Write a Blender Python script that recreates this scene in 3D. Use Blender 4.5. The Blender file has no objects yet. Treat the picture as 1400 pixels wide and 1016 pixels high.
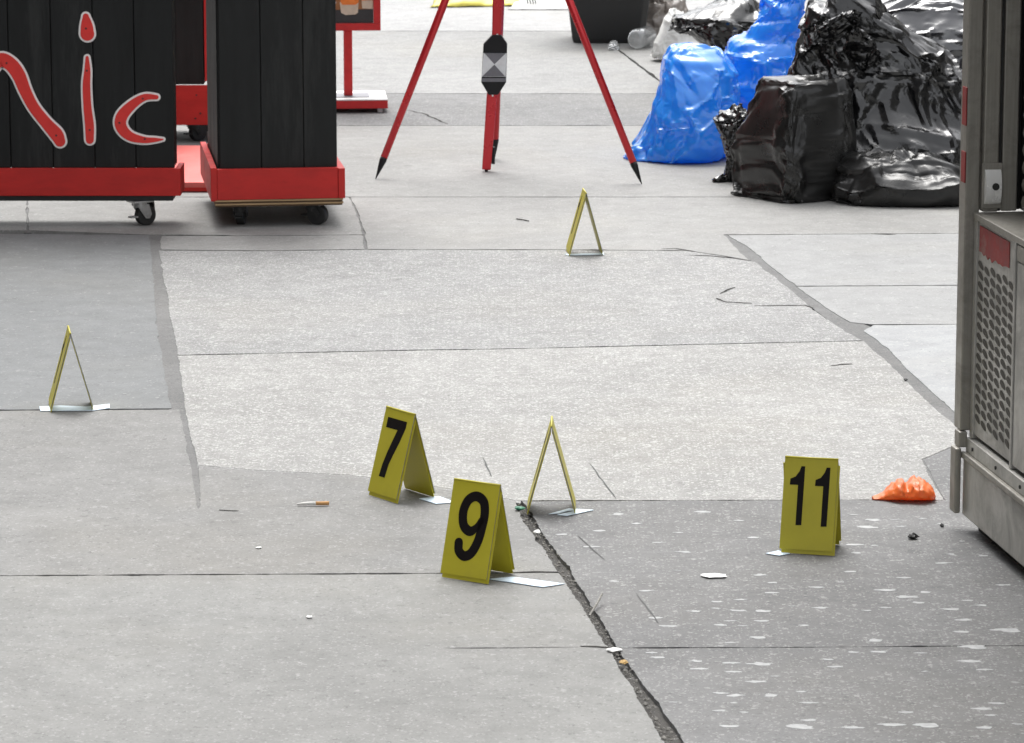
import bpy, math, random
import numpy as np
from mathutils import Vector, Matrix, noise
from mathutils.geometry import tessellate_polygon
random.seed(7); np.random.seed(7)
sc = bpy.context.scene
# ------------------------------------------------------------------ camera, sky, sun, exposure
FPX, HC = 5200.0, 1.8                     # focal length in photo pixels (1400 wide), camera height
PITCH = math.atan(988 / FPX)
cam = bpy.data.cameras.new('camera'); co = bpy.data.objects.new('camera', cam)
sc.collection.objects.link(co); sc.camera = co
co.location = (0, 0, HC); co.rotation_euler = (math.pi / 2 - PITCH, 0, 0)
cam.sensor_width = 36; cam.lens = FPX * 36 / 1400; cam.clip_start = .1; cam.clip_end = 600
cam.dof.use_dof = True; cam.dof.focus_distance = 8.6; cam.dof.aperture_fstop = 22
SUN_EL, SUN_AZ = math.radians(64), math.radians(352)
w = bpy.data.worlds.new('World'); sc.world = w; w.use_nodes = True
nt = w.node_tree; bg = nt.nodes['Background']
sky = nt.nodes.new('ShaderNodeTexSky'); sky.sky_type = 'NISHITA'; sky.sun_disc = False
sky.sun_elevation = SUN_EL; sky.sun_rotation = SUN_AZ; sky.dust_density = 4; sky.air_density = 1
hs = nt.nodes.new('ShaderNodeHueSaturation'); hs.inputs['Saturation'].default_value = .12
nt.links.new(sky.outputs[0], hs.inputs['Color']); nt.links.new(hs.outputs[0], bg.inputs[0])
bg.inputs[1].default_value = .15
sun = bpy.data.lights.new('sun', 'SUN'); so = bpy.data.objects.new('sun', sun); sc.collection.objects.link(so)
sun.energy = .5; sun.angle = math.radians(32); sun.color = (1, .97, .92)
so.rotation_euler = (math.pi / 2 - SUN_EL, 0, math.pi - SUN_AZ)
sc.view_settings.view_transform = 'Standard'; sc.view_settings.look = 'None'
sc.view_settings.exposure = 1.42; sc.view_settings.gamma = 1

c_, s_ = math.cos(PITCH), math.sin(PITCH)
def ray(px, py):
    a = (px - 700) / FPX; b = (508 - py) / FPX
    return a, c_ + b * s_, -s_ + b * c_
def G(px, py, z=0.0):                     # ground point (metres) seen at a photo pixel
    d = ray(px, py); t = (z - HC) / d[2]; return d[0] * t, d[1] * t
def V(px, py, Y):                         # x, z at distance Y
    d = ray(px, py); t = Y / d[1]; return d[0] * t, HC + d[2] * t
# ------------------------------------------------------------------ materials
def mat(name):
    m = bpy.data.materials.new(name); m.use_nodes = True
    return m, m.node_tree, m.node_tree.nodes['Principled BSDF']
def N(t, kind, **kw):
    n = t.nodes.new(kind)
    for k, v in kw.items():
        if hasattr(n, k): setattr(n, k, v)
        else: n.inputs[k].default_value = v
    return n
def ramp(t, src, stops):
    r = N(t, 'ShaderNodeValToRGB'); e = r.color_ramp.elements
    while len(e) < len(stops): e.new(.5)
    for i, (p, c) in enumerate(stops):
        e[i].position = p; e[i].color = (c, c, c, 1) if not hasattr(c, '__len__') else (*c, 1)
    t.links.new(src, r.inputs[0]); return r.outputs[0]
def mixc(t, a, b, fac, mode='MIX'):
    n = N(t, 'ShaderNodeMix', data_type='RGBA', blend_type=mode)
    for sock, v in ((n.inputs[0], fac), (n.inputs[6], a), (n.inputs[7], b)):
        if hasattr(v, 'is_output'): t.links.new(v, sock)
        else: sock.default_value = v if not hasattr(v, '__len__') else (*v, 1)
    return n.outputs[2]
def mth(t, op, a, b=0.0):
    n = N(t, 'ShaderNodeMath', operation=op)
    for i, v in enumerate((a, b)):
        if hasattr(v, 'is_output'): t.links.new(v, n.inputs[i])
        else: n.inputs[i].default_value = v
    return n.outputs[0]
def plain(name, col, rough=.5, metal=0., var=.12, scale=30, bump=.0, spec=.5, dirt=None, stretch=None):
    m, t, b = mat(name)
    tc = N(t, 'ShaderNodeTexCoord').outputs['Object']
    if stretch:
        mp = N(t, 'ShaderNodeMapping'); mp.inputs['Scale'].default_value = stretch
        t.links.new(tc, mp.inputs[0]); tc = mp.outputs[0]
    n = N(t, 'ShaderNodeTexNoise', Scale=scale, Detail=5.0, Roughness=.65); t.links.new(tc, n.inputs[0])
    lo = tuple(max(0, c * (1 - var)) for c in col); hi = tuple(min(1, c * (1 + var)) for c in col)
    c = ramp(t, n.outputs[0], [(.3, lo), (.7, hi)])
    if dirt:
        n2 = N(t, 'ShaderNodeTexNoise', Scale=scale * .25, Detail=8.0, Roughness=.75); t.links.new(tc, n2.inputs[0])
        f = ramp(t, n2.outputs[0], [(.55, 0.), (.68, dirt[1])])
        c = mixc(t, c, dirt[0], f)
    t.links.new(c, b.inputs['Base Color'])
    rr = ramp(t, n.outputs[0], [(.3, rough * .8), (.7, min(1, rough * 1.2))]); t.links.new(rr, b.inputs['Roughness'])
    b.inputs['Metallic'].default_value = metal; b.inputs['Specular IOR Level'].default_value = spec
    if bump:
        bp = N(t, 'ShaderNodeBump', Strength=bump, Distance=.002); t.links.new(n.outputs[0], bp.inputs['Height'])
        t.links.new(bp.outputs[0], b.inputs['Normal'])
    return m
def concrete(name, col, fleck=.5, fleckv=.75, dark=.4, big=.18, bump=.5):
    """col base, fleck = share of pale stone chips, dark = strength of dark chips"""
    m, t, b = mat(name)
    tc = N(t, 'ShaderNodeTexCoord').outputs['Object']
    def tex(kind, **k):
        n = N(t, kind, **k); t.links.new(tc, n.inputs['Vector']); return n
    big1 = tex('ShaderNodeTexNoise', Scale=1.3, Detail=6.0, Roughness=.6, Distortion=.4)
    med = tex('ShaderNodeTexNoise', Scale=11., Detail=8.0, Roughness=.7)
    fine = tex('ShaderNodeTexNoise', Scale=150., Detail=4.0, Roughness=.8)
    c = mixc(t, tuple(x * (1 - big) for x in col), tuple(min(1, x * (1 + big)) for x in col), ramp(t, big1.outputs[0], [(.3, 0.), (.7, 1.)]))
    c = mixc(t, c, ramp(t, med.outputs[0], [(.25, .35), (.5, .5), (.75, .64)]), .55, 'OVERLAY')
    c = mixc(t, c, ramp(t, fine.outputs[0], [(.25, .3), (.5, .5), (.75, .7)]), .4, 'OVERLAY')
    # faint scuffs and stains
    st = tex('ShaderNodeTexNoise', Scale=3.1, Detail=9.0, Roughness=.78, Distortion=1.2)
    c = mixc(t, c, tuple(x * .62 for x in col), ramp(t, st.outputs[0], [(.56, 0.), (.72, .35)]))
    warm = tex('ShaderNodeTexNoise', Scale=.9, Detail=5.0, Roughness=.65)
    c = mixc(t, c, (col[0] * 1.02, col[1] * .96, col[2] * .84), ramp(t, warm.outputs[0], [(.5, 0.), (.7, .3)]))
    gum = tex('ShaderNodeTexVoronoi', Scale=2.6); gs = N(t, 'ShaderNodeSeparateColor'); t.links.new(gum.outputs['Color'], gs.inputs[0])
    gd = mth(t, 'ADD', gum.outputs['Distance'], mth(t, 'MULTIPLY', mth(t, 'SUBTRACT', med.outputs[0], .5), .08))
    gf = mth(t, 'MULTIPLY', mth(t, 'LESS_THAN', gd, .055), mth(t, 'LESS_THAN', gs.outputs[0], .3))
    c = mixc(t, c, tuple(x * .6 for x in col), mth(t, 'MULTIPLY', gf, .55))
    warp = tex('ShaderNodeTexNoise', Scale=130., Detail=1.0)
    hs_ = []
    for sc_, th, seed in ((55., .32, 0), (95., .34, 1), (150., .36, 2)):
        mp = N(t, 'ShaderNodeMapping'); mp.inputs['Location'].default_value = (seed * 3.3, seed * 1.7, 0)
        t.links.new(tc, mp.inputs[0])
        wv = N(t, 'ShaderNodeVectorMath', operation='SCALE'); wv.inputs['Scale'].default_value = 1.1 / sc_ * 1.4
        ctr_ = N(t, 'ShaderNodeVectorMath', operation='SUBTRACT'); t.links.new(warp.outputs['Color'], ctr_.inputs[0]); ctr_.inputs[1].default_value = (.5, .5, .5)
        t.links.new(ctr_.outputs[0], wv.inputs[0]); av = N(t, 'ShaderNodeVectorMath', operation='ADD'); t.links.new(mp.outputs[0], av.inputs[0]); t.links.new(wv.outputs[0], av.inputs[1])
        v = N(t, 'ShaderNodeTexVoronoi', Scale=sc_); t.links.new(av.outputs[0], v.inputs['Vector'])
        sep = N(t, 'ShaderNodeSeparateColor'); t.links.new(v.outputs['Color'], sep.inputs[0])
        near = mth(t, 'LESS_THAN', v.outputs['Distance'], th)
        patch = ramp(t, med.outputs[0], [(.38, .5), (.62, 1.)])
        pick = mth(t, 'LESS_THAN', sep.outputs[0], mth(t, 'MULTIPLY', patch, fleck * (.35, .6, .8)[seed]))
        f = mth(t, 'MULTIPLY', near, pick)
        c = mixc(t, c, (fleckv, fleckv, fleckv * .97), mth(t, 'MULTIPLY', f, .55))
        dk = mth(t, 'MULTIPLY', near, mth(t, 'GREATER_THAN', sep.outputs[1], 1 - dark * .3))
        c = mixc(t, c, tuple(x * .45 for x in col), mth(t, 'MULTIPLY', dk, .4))
        hs_.append(f)
    t.links.new(c, b.inputs['Base Color'])
    b.inputs['Roughness'].default_value = .78; b.inputs['Specular IOR Level'].default_value = .35
    h = mth(t, 'ADD', mth(t, 'MULTIPLY', fine.outputs[0], .5), mth(t, 'MULTIPLY', med.outputs[0], 1.2))
    h = mth(t, 'ADD', h, mth(t, 'MULTIPLY', hs_[0], .3))
    bp = N(t, 'ShaderNodeBump', Strength=bump, Distance=.004); t.links.new(h, bp.inputs['Height'])
    t.links.new(bp.outputs[0], b.inputs['Normal'])
    return m
def plastic(name, col, rough=.2, trans=0., spec=.6, coat=0., var=.2, alpha=1.):
    m, t, b = mat(name)
    tc = N(t, 'ShaderNodeTexCoord').outputs['Object']
    n = N(t, 'ShaderNodeTexNoise', Scale=9., Detail=6.0, Roughness=.6); t.links.new(tc, n.inputs[0])
    n2 = N(t, 'ShaderNodeTexNoise', Scale=55., Detail=3.0, Roughness=.5, Distortion=1.5); t.links.new(tc, n2.inputs[0])
    c = ramp(t, n.outputs[0], [(.3, tuple(x * (1 - var) for x in col)), (.7, tuple(min(1, x * (1 + var)) for x in col))])
    t.links.new(c, b.inputs['Base Color'])
    t.links.new(ramp(t, n.outputs[0], [(.3, rough * .7), (.7, rough * 1.4)]), b.inputs['Roughness'])
    b.inputs['Specular IOR Level'].default_value = spec; b.inputs['Coat Weight'].default_value = coat
    b.inputs['Coat Roughness'].default_value = .12
    bp = N(t, 'ShaderNodeBump', Strength=.25, Distance=.004); t.links.new(mth(t, 'ABSOLUTE', mth(t, 'SUBTRACT', n2.outputs[0], .5)), bp.inputs['Height'])
    t.links.new(bp.outputs[0], b.inputs['Normal'])
    if trans:
        tr = N(t, 'ShaderNodeBsdfTranslucent'); t.links.new(c, tr.inputs[0])
        mx = N(t, 'ShaderNodeMixShader'); mx.inputs[0].default_value = trans
        t.links.new(b.outputs[0], mx.inputs[1]); t.links.new(tr.outputs[0], mx.inputs[2])
        t.links.new(mx.outputs[0], t.nodes['Material Output'].inputs[0])
    b.inputs['Alpha'].default_value = alpha
    return m
def brushed(name, col, rough=.38, grime=.5):
    m, t, b = mat(name)
    tc = N(t, 'ShaderNodeTexCoord').outputs['Object']
    mp = N(t, 'ShaderNodeMapping'); mp.inputs['Scale'].default_value = (1, 1, .04); t.links.new(tc, mp.inputs[0])
    n = N(t, 'ShaderNodeTexNoise', Scale=220., Detail=3.0); t.links.new(mp.outputs[0], n.inputs[0])
    g = N(t, 'ShaderNodeTexNoise', Scale=7., Detail=9.0, Roughness=.72, Distortion=.6); t.links.new(tc, g.inputs[0])
    c = mixc(t, ramp(t, n.outputs[0], [(.3, tuple(x * .85 for x in col)), (.7, col)]), tuple(x * .45 for x in col),
             ramp(t, g.outputs[0], [(.45, 0.), (.7, grime)]))
    t.links.new(c, b.inputs['Base Color']); b.inputs['Metallic'].default_value = .7
    t.links.new(ramp(t, g.outputs[0], [(.35, rough * .8), (.7, rough * 1.6)]), b.inputs['Roughness'])
    return m
M = dict(
    s_left=concrete('slab_bluegrey', (0.169, 0.175, 0.177), .12, 0.32, .2, .06, .25),
    s_low=concrete('slab_grey', (0.193, 0.192, 0.187), .4, 0.32, .4, .12, .3),
    s_low2=concrete('slab_grey_smooth', (0.208, 0.208, 0.201), .35, 0.33, .4, .12, .3),
    s_mid=concrete('slab_pale_chips', (0.266, 0.264, 0.255), 1.1, 0.52, .7, .1, .8),
    s_mid2=concrete('slab_pale_rough', (0.241, 0.241, 0.238), 1.2, 0.50, .8, .12, .9),
    s_back=concrete('slab_pale', (0.252, 0.250, 0.242), .3, 0.38, .3, .1, .3),
    s_strip=concrete('slab_dark_strip', (0.178, 0.178, 0.178), .7, 0.38, .6, .15, .5),
    s_far=concrete('slab_far', (0.267, 0.267, 0.263), .5, 0.47, .4, .12, .4),
    s_farthest=concrete('slab_farthest', (0.338, 0.338, 0.338), .5, 0.55, .3, .1, .3),
    s_right=concrete('slab_smooth_pale', (0.267, 0.269, 0.267), .15, 0.42, .2, .05, .2),
    s_right3=concrete('slab_smooth_bright', (0.298, 0.304, 0.308), .12, 0.46, .15, .05, .2),
    s_dark=concrete('slab_dark_worn', (0.150, 0.150, 0.150), .6, 0.32, .5, .18, .3),
    filler=concrete('joint_mortar', (0.147, 0.147, 0.145), .3, 0.23, .8, .2, .9),
    dirt=concrete('joint_dirt', (.042, .039, .035), .25, .3, 1., .4, 1.),
    base=concrete('subsoil', (.028, .027, .025), .1, .1, 1., .3, 1.),
    crack=plain('crack_dirt', (.045, .043, .04), .95, spec=.1),
    softcrack=plain('faint_crack_dirt', (.12, .12, .119), .95, spec=.1),
    stain=plain('pale_stain', (.38, .385, .385), .8, var=.25, scale=60, spec=.2),
    yellow=plain('yellow_plastic', (.46, .405, .026), .45, var=.07, scale=14, bump=.1, dirt=((.22, .2, .03), .25)),
    pedge=plain('lit_plastic_edge', (.27, .27, .235), .5, var=.3, scale=80),  # greyed panel edges: light catching the thin plastic, put into the colour
    digit=plain('black_print', (.008, .006, .006), .6, scale=60, spec=.15),
    scale=plain('pale_blue_card', (.62, .74, .84), .6, var=.05),
    black=plain('black_painted_planks', (.013, .0138, .0138), .6, var=.45, scale=24, bump=.5, spec=.3, dirt=((.05, .05, .048), .45), stretch=(1, 1, .12)),
    red=plain('red_painted_wood', (.54, .028, .024), .5, spec=.3, var=.16, scale=18, bump=.35, dirt=((.2, .015, .012), .6), stretch=(.35, 1, 1)),
    letter=plain('letter_red', (.78, .05, .042), .5, spec=.3, var=.06),
    pink=plain('lit_red_paint', (.74, .17, .15), .5, var=.1, scale=8, dirt=((.7, .3, .28), .5)),  # red lightened to pink: brightness of the lit top put into the colour
    letterw=plain('letter_white', (.9, .88, .86), .5, var=.04),
    screw=plain('screw_dark', (.03, .02, .02), .5),
    ply=plain('raw_plywood_edge', (.42, .28, .15), .8, var=.35, scale=26, stretch=(.3, 1, 9), bump=.3),
    plyd=plain('plywood_glue_line', (.1, .06, .03), .8, var=.3),
    metal=brushed('caster_steel', (.5, .5, .5), .35),
    rubber=plain('black_rubber', (.02, .02, .02), .55, bump=.2),
    tred=plain('anodised_red', (.56, .02, .028), .28, metal=.35, var=.06, spec=.7, scale=3),
    tblack=plain('black_plastic', (.012, .012, .014), .45, spec=.25),
    tgrey=plain('target_grey', (.16, .16, .18), .5), twhite=plain('target_white', (.72, .74, .76), .5),
    white=plain('white_paint', (.75, .74, .72), .5, dirt=((.3, .3, .3), .3)),
    pred=plain('sign_red', (.55, .03, .03), .5, spec=.3, dirt=((.25, .02, .02), .5)),
    poster=plain('poster_dark', (.03, .03, .032), .35), porange=plain('poster_orange', (.8, .2, .03), .35),
    pcream=plain('poster_cream', (.62, .5, .38), .35), pbrown=plain('poster_amber', (.3, .12, .04), .35),
    bin=plain('black_bin_plastic', (.014, .014, .014), .5, scale=8, bump=.3),
    bagk=plastic('black_bag_film', (.006, .006, .0065), .15, spec=.7, coat=.2),
    bagm=plastic('matt_black_bag_film', (.012, .0118, .0115), .30, spec=.4, coat=.2),
    bagg=plastic('grey_sheen_bag_film', (.02, .021, .026), .14, spec=1., coat=.8),
    bagb=plastic('blue_bag_film', (.03, .37, .97), .17, .42, 1., 1., .10),
    bagw=plastic('white_bag_film', (.82, .82, .80), .4, .1),
    bagc=plastic('cloudy_clear_bag_film', (.36, .32, .29), .25, .2, .8, .3, .35),
    clear=plastic('clear_plastic', (.8, .82, .83), .1, .0, .9, .6, .1),
    orange=plastic('orange_film', (.95, .25, .06), .35, .35, .5, .2, .12),
    paper=plain('white_paper', (.78, .78, .76), .7, var=.04),
    ysheet=plain('yellow_film', (.78, .68, .12), .45, var=.15),
    steel=brushed('worn_stainless', (.53, .52, .49), .48, .65),
    steeld=brushed('dull_stainless', (.36, .345, .31), .5, .5),
    steeldk=brushed('shadow_gap_metal', (.06, .06, .058), .6, .5),
    chrome=plain('chrome_latch', (.85, .85, .83), .25, metal=.15, var=.05),
    redmark=plain('red_paint_mark', (.26, .03, .028), .6, var=.3, dirt=((.2, .17, .15), .95), scale=34),
    hole=plain('hole_dark', (.06, .055, .046), .7, var=.3),
    kick=plain('black_kick_plate', (.008, .008, .008), .7),
    tobacco=plain('cigarette_filter', (.55, .3, .12), .8), ash=plain('ash_paper', (.7, .69, .66), .8),
    brown=plain('dry_leaf', (.42, .27, .10), .8, var=.3), green=plain('green_scrap', (.02, .16, .09), .5),
    pebble=plain('pebble', (.26, .25, .23), .9, var=.5, scale=200),
)
M['clear'].node_tree.nodes['Principled BSDF'].inputs['Transmission Weight'].default_value = .8
# ------------------------------------------------------------------ mesh helpers
def link(o, parent=None):
    sc.collection.objects.link(o)
    if parent: o.parent = parent
    return o
def mesh(name, vs, fs, m, parent=None, smooth=False, bevel=0.):
    me = bpy.data.meshes.new(name); me.from_pydata([tuple(v) for v in vs], [], [tuple(f) for f in fs]); me.update()
    if m:
        for mm in (m if isinstance(m, (list, tuple)) else [m]): me.materials.append(mm)
    if smooth: me.polygons.foreach_set('use_smooth', [True] * len(me.polygons))
    o = link(bpy.data.objects.new(name, me), parent)
    if bevel:
        b = o.modifiers.new('bevel', 'BEVEL'); b.width = bevel; b.segments = 2; b.limit_method = 'ANGLE'; b.angle_limit = .6
    return o
def tag(o, label, cat, group=None, kind=None):
    if label: o['label'] = label
    if cat: o['category'] = cat
    if group: o['group'] = group
    if kind: o['kind'] = kind
    return o
def empty(name, loc, rz=0., label=None, cat=None, group=None, kind=None):
    o = link(bpy.data.objects.new(name, None)); o.location = loc; o.rotation_euler = (0, 0, rz); o.empty_display_size = .1
    return tag(o, label, cat, group, kind)
class MB:
    def __init__(s): s.v = []; s.f = []
    def add(s, vs, fs, T=None):
        n = len(s.v); s.v += [(T @ Vector(v)) if T else Vector(v) for v in vs]
        s.f += [tuple(i + n for i in f) for f in fs]; return s
    def box(s, x0, x1, y0, y1, z0, z1, T=None):
        vs = [(x, y, z) for z in (z0, z1) for y in (y0, y1) for x in (x0, x1)]
        return s.add(vs, [(0, 2, 3, 1), (4, 5, 7, 6), (0, 1, 5, 4), (2, 6, 7, 3), (0, 4, 6, 2), (1, 3, 7, 5)], T)
    def tube(s, pts, radii, n=14, T=None):
        pts = [Vector(p) for p in pts]; vs = []; fs = []
        for i, p in enumerate(pts):
            d = (pts[min(i + 1, len(pts) - 1)] - pts[max(i - 1, 0)]).normalized()
            a = d.cross(Vector((0, 1, 0)) if abs(d.y) < .9 else Vector((1, 0, 0))).normalized(); b = d.cross(a)
            r = radii[i] if hasattr(radii, '__len__') else radii
            vs += [p + (a * math.cos(2 * math.pi * k / n) + b * math.sin(2 * math.pi * k / n)) * r for k in range(n)]
        for i in range(len(pts) - 1):
            fs += [(i * n + k, i * n + (k + 1) % n, (i + 1) * n + (k + 1) % n, (i + 1) * n + k) for k in range(n)]
        fs += [tuple(range(n))[::-1], tuple((len(pts) - 1) * n + k for k in range(n))]
        return s.add(vs, fs, T)
    def prism(s, poly, h0, h1, T=None):       # polygon in local xy extruded in z
        n = len(poly); tri = tessellate_polygon([[Vector((p[0], p[1], 0)) for p in poly]])
        vs = [(p[0], p[1], h0) for p in poly] + [(p[0], p[1], h1) for p in poly]
        ar = sum(poly[i][0] * poly[(i + 1) % n][1] - poly[(i + 1) % n][0] * poly[i][1] for i in range(n))
        fs = []
        for t in tri:
            a, b, c = (Vector((poly[k][0], poly[k][1], 0)) for k in t)
            if (b - a).cross(c - a).z < 0: t = (t[0], t[2], t[1])
            fs += [tuple(k + n for k in t), (t[0], t[2], t[1])]
        for i in range(n):
            j = (i + 1) % n
            fs.append((i, j, j + n, i + n) if ar > 0 else (j, i, i + n, j + n))
        return s.add(vs, fs, T)
    def ribbon(s, pts, h0, h1, T=None, grow=0., k=7):
        c = catmull(pts, k); n = len(c); rows = []
        def fr(i):
            d = c[min(i + 1, n - 1)][:2] - c[max(i - 1, 0)][:2]; return d / np.linalg.norm(d)
        d0, d1 = fr(0), fr(n - 1); r0, r1 = c[0][2] + grow, c[-1][2] + grow
        ca = np.linspace(0, math.pi / 2, 6)
        for a in ca[:-1]: rows.append((c[0][:2] - d0 * r0 * math.cos(a), d0, r0 * math.sin(a) + 1e-5))
        for i in range(n): rows.append((c[i][:2], fr(i), c[i][2] + grow))
        for a in ca[::-1][1:]: rows.append((c[-1][:2] + d1 * r1 * math.cos(a), d1, r1 * math.sin(a) + 1e-5))
        vs = []
        for p, d, r in rows:
            q = np.array([-d[1], d[0]]) * r
            for sg, h in ((1, h0), (-1, h0), (-1, h1), (1, h1)): vs.append((*(p + sg * q), h))
        fs = []
        for i in range(len(rows) - 1):
            a, b = 4 * i, 4 * i + 4
            fs += [(a + j, a + (j + 1) % 4, b + (j + 1) % 4, b + j) for j in range(4)]
        return s.add(vs, fs, T)
    def build(s, name, m, parent=None, smooth=False, bevel=0.):
        return mesh(name, s.v, s.f, m, parent, smooth, bevel)
def box(name, x0, x1, y0, y1, z0, z1, m, parent=None, bevel=.0015):
    return MB().box(x0, x1, y0, y1, z0, z1).build(name, m, parent, False, bevel)
def catmull(pts, k=8):
    out = []; P = [pts[0]] + list(pts) + [pts[-1]]
    for i in range(1, len(P) - 2):
        a, b, c, d = (np.array(P[j], float) for j in (i - 1, i, i + 1, i + 2))
        for t in np.linspace(0, 1, k, endpoint=False):
            out.append(.5 * (2 * b + (c - a) * t + (2 * a - 5 * b + 4 * c - d) * t * t + (3 * b - a - 3 * c + d) * t ** 3))
    out.append(np.array(pts[-1], float)); return out
def stroke(pts, grow=0., k=7, cap=True):       # pts (x, y, r) -> outline polygon with round ends
    c = catmull(pts, k); L = []; R = []
    n = len(c)
    for i in range(n):
        d = c[min(i + 1, n - 1)][:2] - c[max(i - 1, 0)][:2]; d /= np.linalg.norm(d); nrm = np.array([-d[1], d[0]])
        r = c[i][2] + grow; L.append(c[i][:2] + nrm * r); R.append(c[i][:2] - nrm * r)
    def capp(i, sgn):
        d = (c[1] - c[0])[:2] if i == 0 else (c[-1] - c[-2])[:2]; d = d / np.linalg.norm(d) * sgn; q = c[i][:2]; r = c[i][2] + grow
        nrm = np.array([-d[1], d[0]])
        return [q + r * (math.cos(a) * nrm + math.sin(a) * d) for a in np.linspace(0, math.pi, 9)[1:-1]]
    if not cap: return [tuple(p) for p in L + R[::-1]]
    # end cap runs L(end) -> R(end); start cap R(0) -> L(0)
    return [tuple(p) for p in L + capp(-1, 1) + R[::-1] + capp(0, -1)]
# ------------------------------------------------------------------ the pavement
gm = MB(); gm.add([(-150, -30, -.014), (150, -30, -.014), (150, 250, -.014), (-150, 250, -.014)], [(0, 1, 2, 3)])
tag(gm.build('ground', M['base']), 'dark soil under the paving slabs', None, None, 'structure')
pave = empty('sidewalk', (0, 0, 0), 0, 'grey concrete sidewalk of worn slabs with cracked joints', None, None, 'structure')
def inset(poly, d):
    n = len(poly); ar = sum(poly[i][0] * poly[(i + 1) % n][1] - poly[(i + 1) % n][0] * poly[i][1] for i in range(n))
    if ar < 0: poly = poly[::-1]
    out = []
    for i in range(n):
        p, q, r = (Vector(poly[j % n]) for j in (i - 1, i, i + 1))
        a = (q - p).normalized(); b = (r - q).normalized()
        na = Vector((-a.y, a.x)); nb = Vector((-b.y, b.x)); m = na + nb
        m = m / max(.35, m.dot(na)); out.append(q + m * d)
    return out
def slab(name, pix, m, gap=.0065, top=0., jag=.0022, thick=.05, raw=False, parent=pave):
    poly = [Vector(p) if raw else Vector(G(*p)) for p in pix]
    if gap: poly = inset(poly, gap)
    pts = []
    n = len(poly)
    for i in range(n):
        a, b = poly[i], poly[(i + 1) % n]; L = (b - a).length
        k = max(1, min(160, int(L / .012))) if (max(a.y, b.y) < 14 and L < 6) else max(1, min(120, int(L / .05)))
        d = (b - a).normalized(); nrm = Vector((-d.y, d.x))
        for j in range(k):
            p = a + (b - a) * j / k
            f = 0 if j == 0 else 1
            q = (noise.noise((p.x * 9, p.y * 9, 3)) * 1.2 + noise.noise((p.x * 45, p.y * 45, 7)) * .9 + max(0, noise.noise((p.x * 14, p.y * 14, 17)) - .25) * 3.0) * jag * 1.6
            pts.append(p + nrm * q * f)
    mb = MB().prism([(p.x, p.y) for p in pts], top - .03, top)
    return mb.build(name, m, parent)
L1l = [(207, 321), (211, 360), (214, 400), (217, 440), (222, 470), (229, 515), (236, 550), (238, 559)]
L1r = [(214, 342), (218, 370), (225, 400), (231, 440), (241, 486)]
L1r2 = [(241, 486), (246, 520), (250, 548), (251, 560), (259, 600), (268, 636)]
low_mid = [(268, 636), (350, 643), (480, 650), (600, 667), (708, 685)]
L2l = [(1035, 358), (1080, 393), (1118, 425), (1150, 447), (1183, 466)]
L2l2 = [(1183, 466), (1212, 492), (1250, 530), (1285, 563), (1330, 600)]
L2r = [(991, 321), (1020, 338), (1048, 362), (1086, 391.5)]
L3l = [(708, 685), (720, 716), (743, 746), (766, 783)]
L3l2 = [(766, 783), (789, 816), (812, 852), (833, 886)]
L3l3 = [(833, 886), (859, 928), (885, 971), (912, 1014), (960, 1090)]
L3r = [(711, 685), (727, 706), (741, 729), (773, 772), (804, 822), (838, 878), (844, 886)]
L3r2 = [(844, 886), (860, 912), (893, 955), (929, 1008), (980, 1090)]
slab('slab', [(-500, 315)] + L1l + [(-500, 565)], M['s_left'])
slab('slab', [(-500, 565), (247, 559.5), (256, 600), (264, 640), (269, 675), (271.5, 696), (271.8, 675), (268, 636)] + low_mid[1:] + L3l[1:] + [(-500, 790)], M['s_low'], gap=.004)
slab('slab', [(-500, 790)] + L3l2 + L3l3[1:] + [(-700, 1090)], M['s_low2'], gap=.004)
slab('slab', L1r2[:] + low_mid[1:] + [(712, 685), (1180, 683.5), (1292, 684), (1275, 655), (1262, 628), (1330, 600)] + L2l2[-2::-1] + [(1000, 470), (700, 477), (560, 479)], M['s_mid'], gap=.004)
slab('slab', L1r + [(560, 479), (700, 477), (1000, 470)] + L2l[::-1] + [(990, 350), (940, 342.5), (770, 341.5), (500, 341), (360, 343)], M['s_mid2'])
slab('slab', [(217, 322), (360, 322), (498, 321), (501, 341), (360, 343), (217, 342)], M['s_back'])
slab('slab', [(478, 269.5), (488, 290), (498, 321), (501, 341), (770, 341.5), (940, 342.5), (990, 350), (1025, 356), (1008, 339), (991, 321), (1600, 317), (1600, 269.5)], M['s_back'], gap=.003)
slab('slab', [(-500, 269.5), (37, 269.5), (38, 315), (-500, 315)], M['s_back'], gap=.003)
slab('slab', [(37, 269.5), (478, 269.5), (488, 290), (498, 321), (360, 322), (207, 321), (38, 315)], M['s_back'], gap=.003)
slab('slab', L2r + [(1600, 388), (1600, 317)], M['s_right'])
slab('slab', [(1086, 391.5), (1125, 420), (1160, 441), (1192, 444), (1600, 442), (1600, 388)], M['s_right'])
slab('slab', [(1192, 444), (1178, 452), (1213, 479), (1235, 503), (1275, 540), (1330, 588), (1600, 590), (1600, 442)], M['s_right3'])
slab('slab', [(-500, 171.5), (-500, 269.5), (1600, 269.5), (1600, 171.5)], M['s_back'])
slab('slab', [(-600, 128), (-500, 171.5), (1600, 171.5), (1600, 128)], M['s_strip'], gap=.003)
slab('slab', [(-600, 42.5), (-600, 128), (925, 128), (811, 42.5)], M['s_far'])
slab('slab', [(811, 42.5), (925, 128), (1600, 128), (1600, 42.5)], M['s_far'])
slab('slab', [(-900, -300), (-900, 42.5), (1900, 42.5), (1900, -300)], M['s_farthest'])
sr1 = slab('slab', [(712, 685), (1180, 683.5), (1292, 684), (1275, 655), (1262, 628), (1330, 600), (1600, 600), (1600, 881), (1100, 885)] + L3r[::-1][:-1], M['s_dark'], gap=.002)
sr2 = slab('slab', [(1100, 885), (1600, 881), (1700, 1090)] + L3r2[::-1], M['s_dark'], gap=.002)
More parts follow.
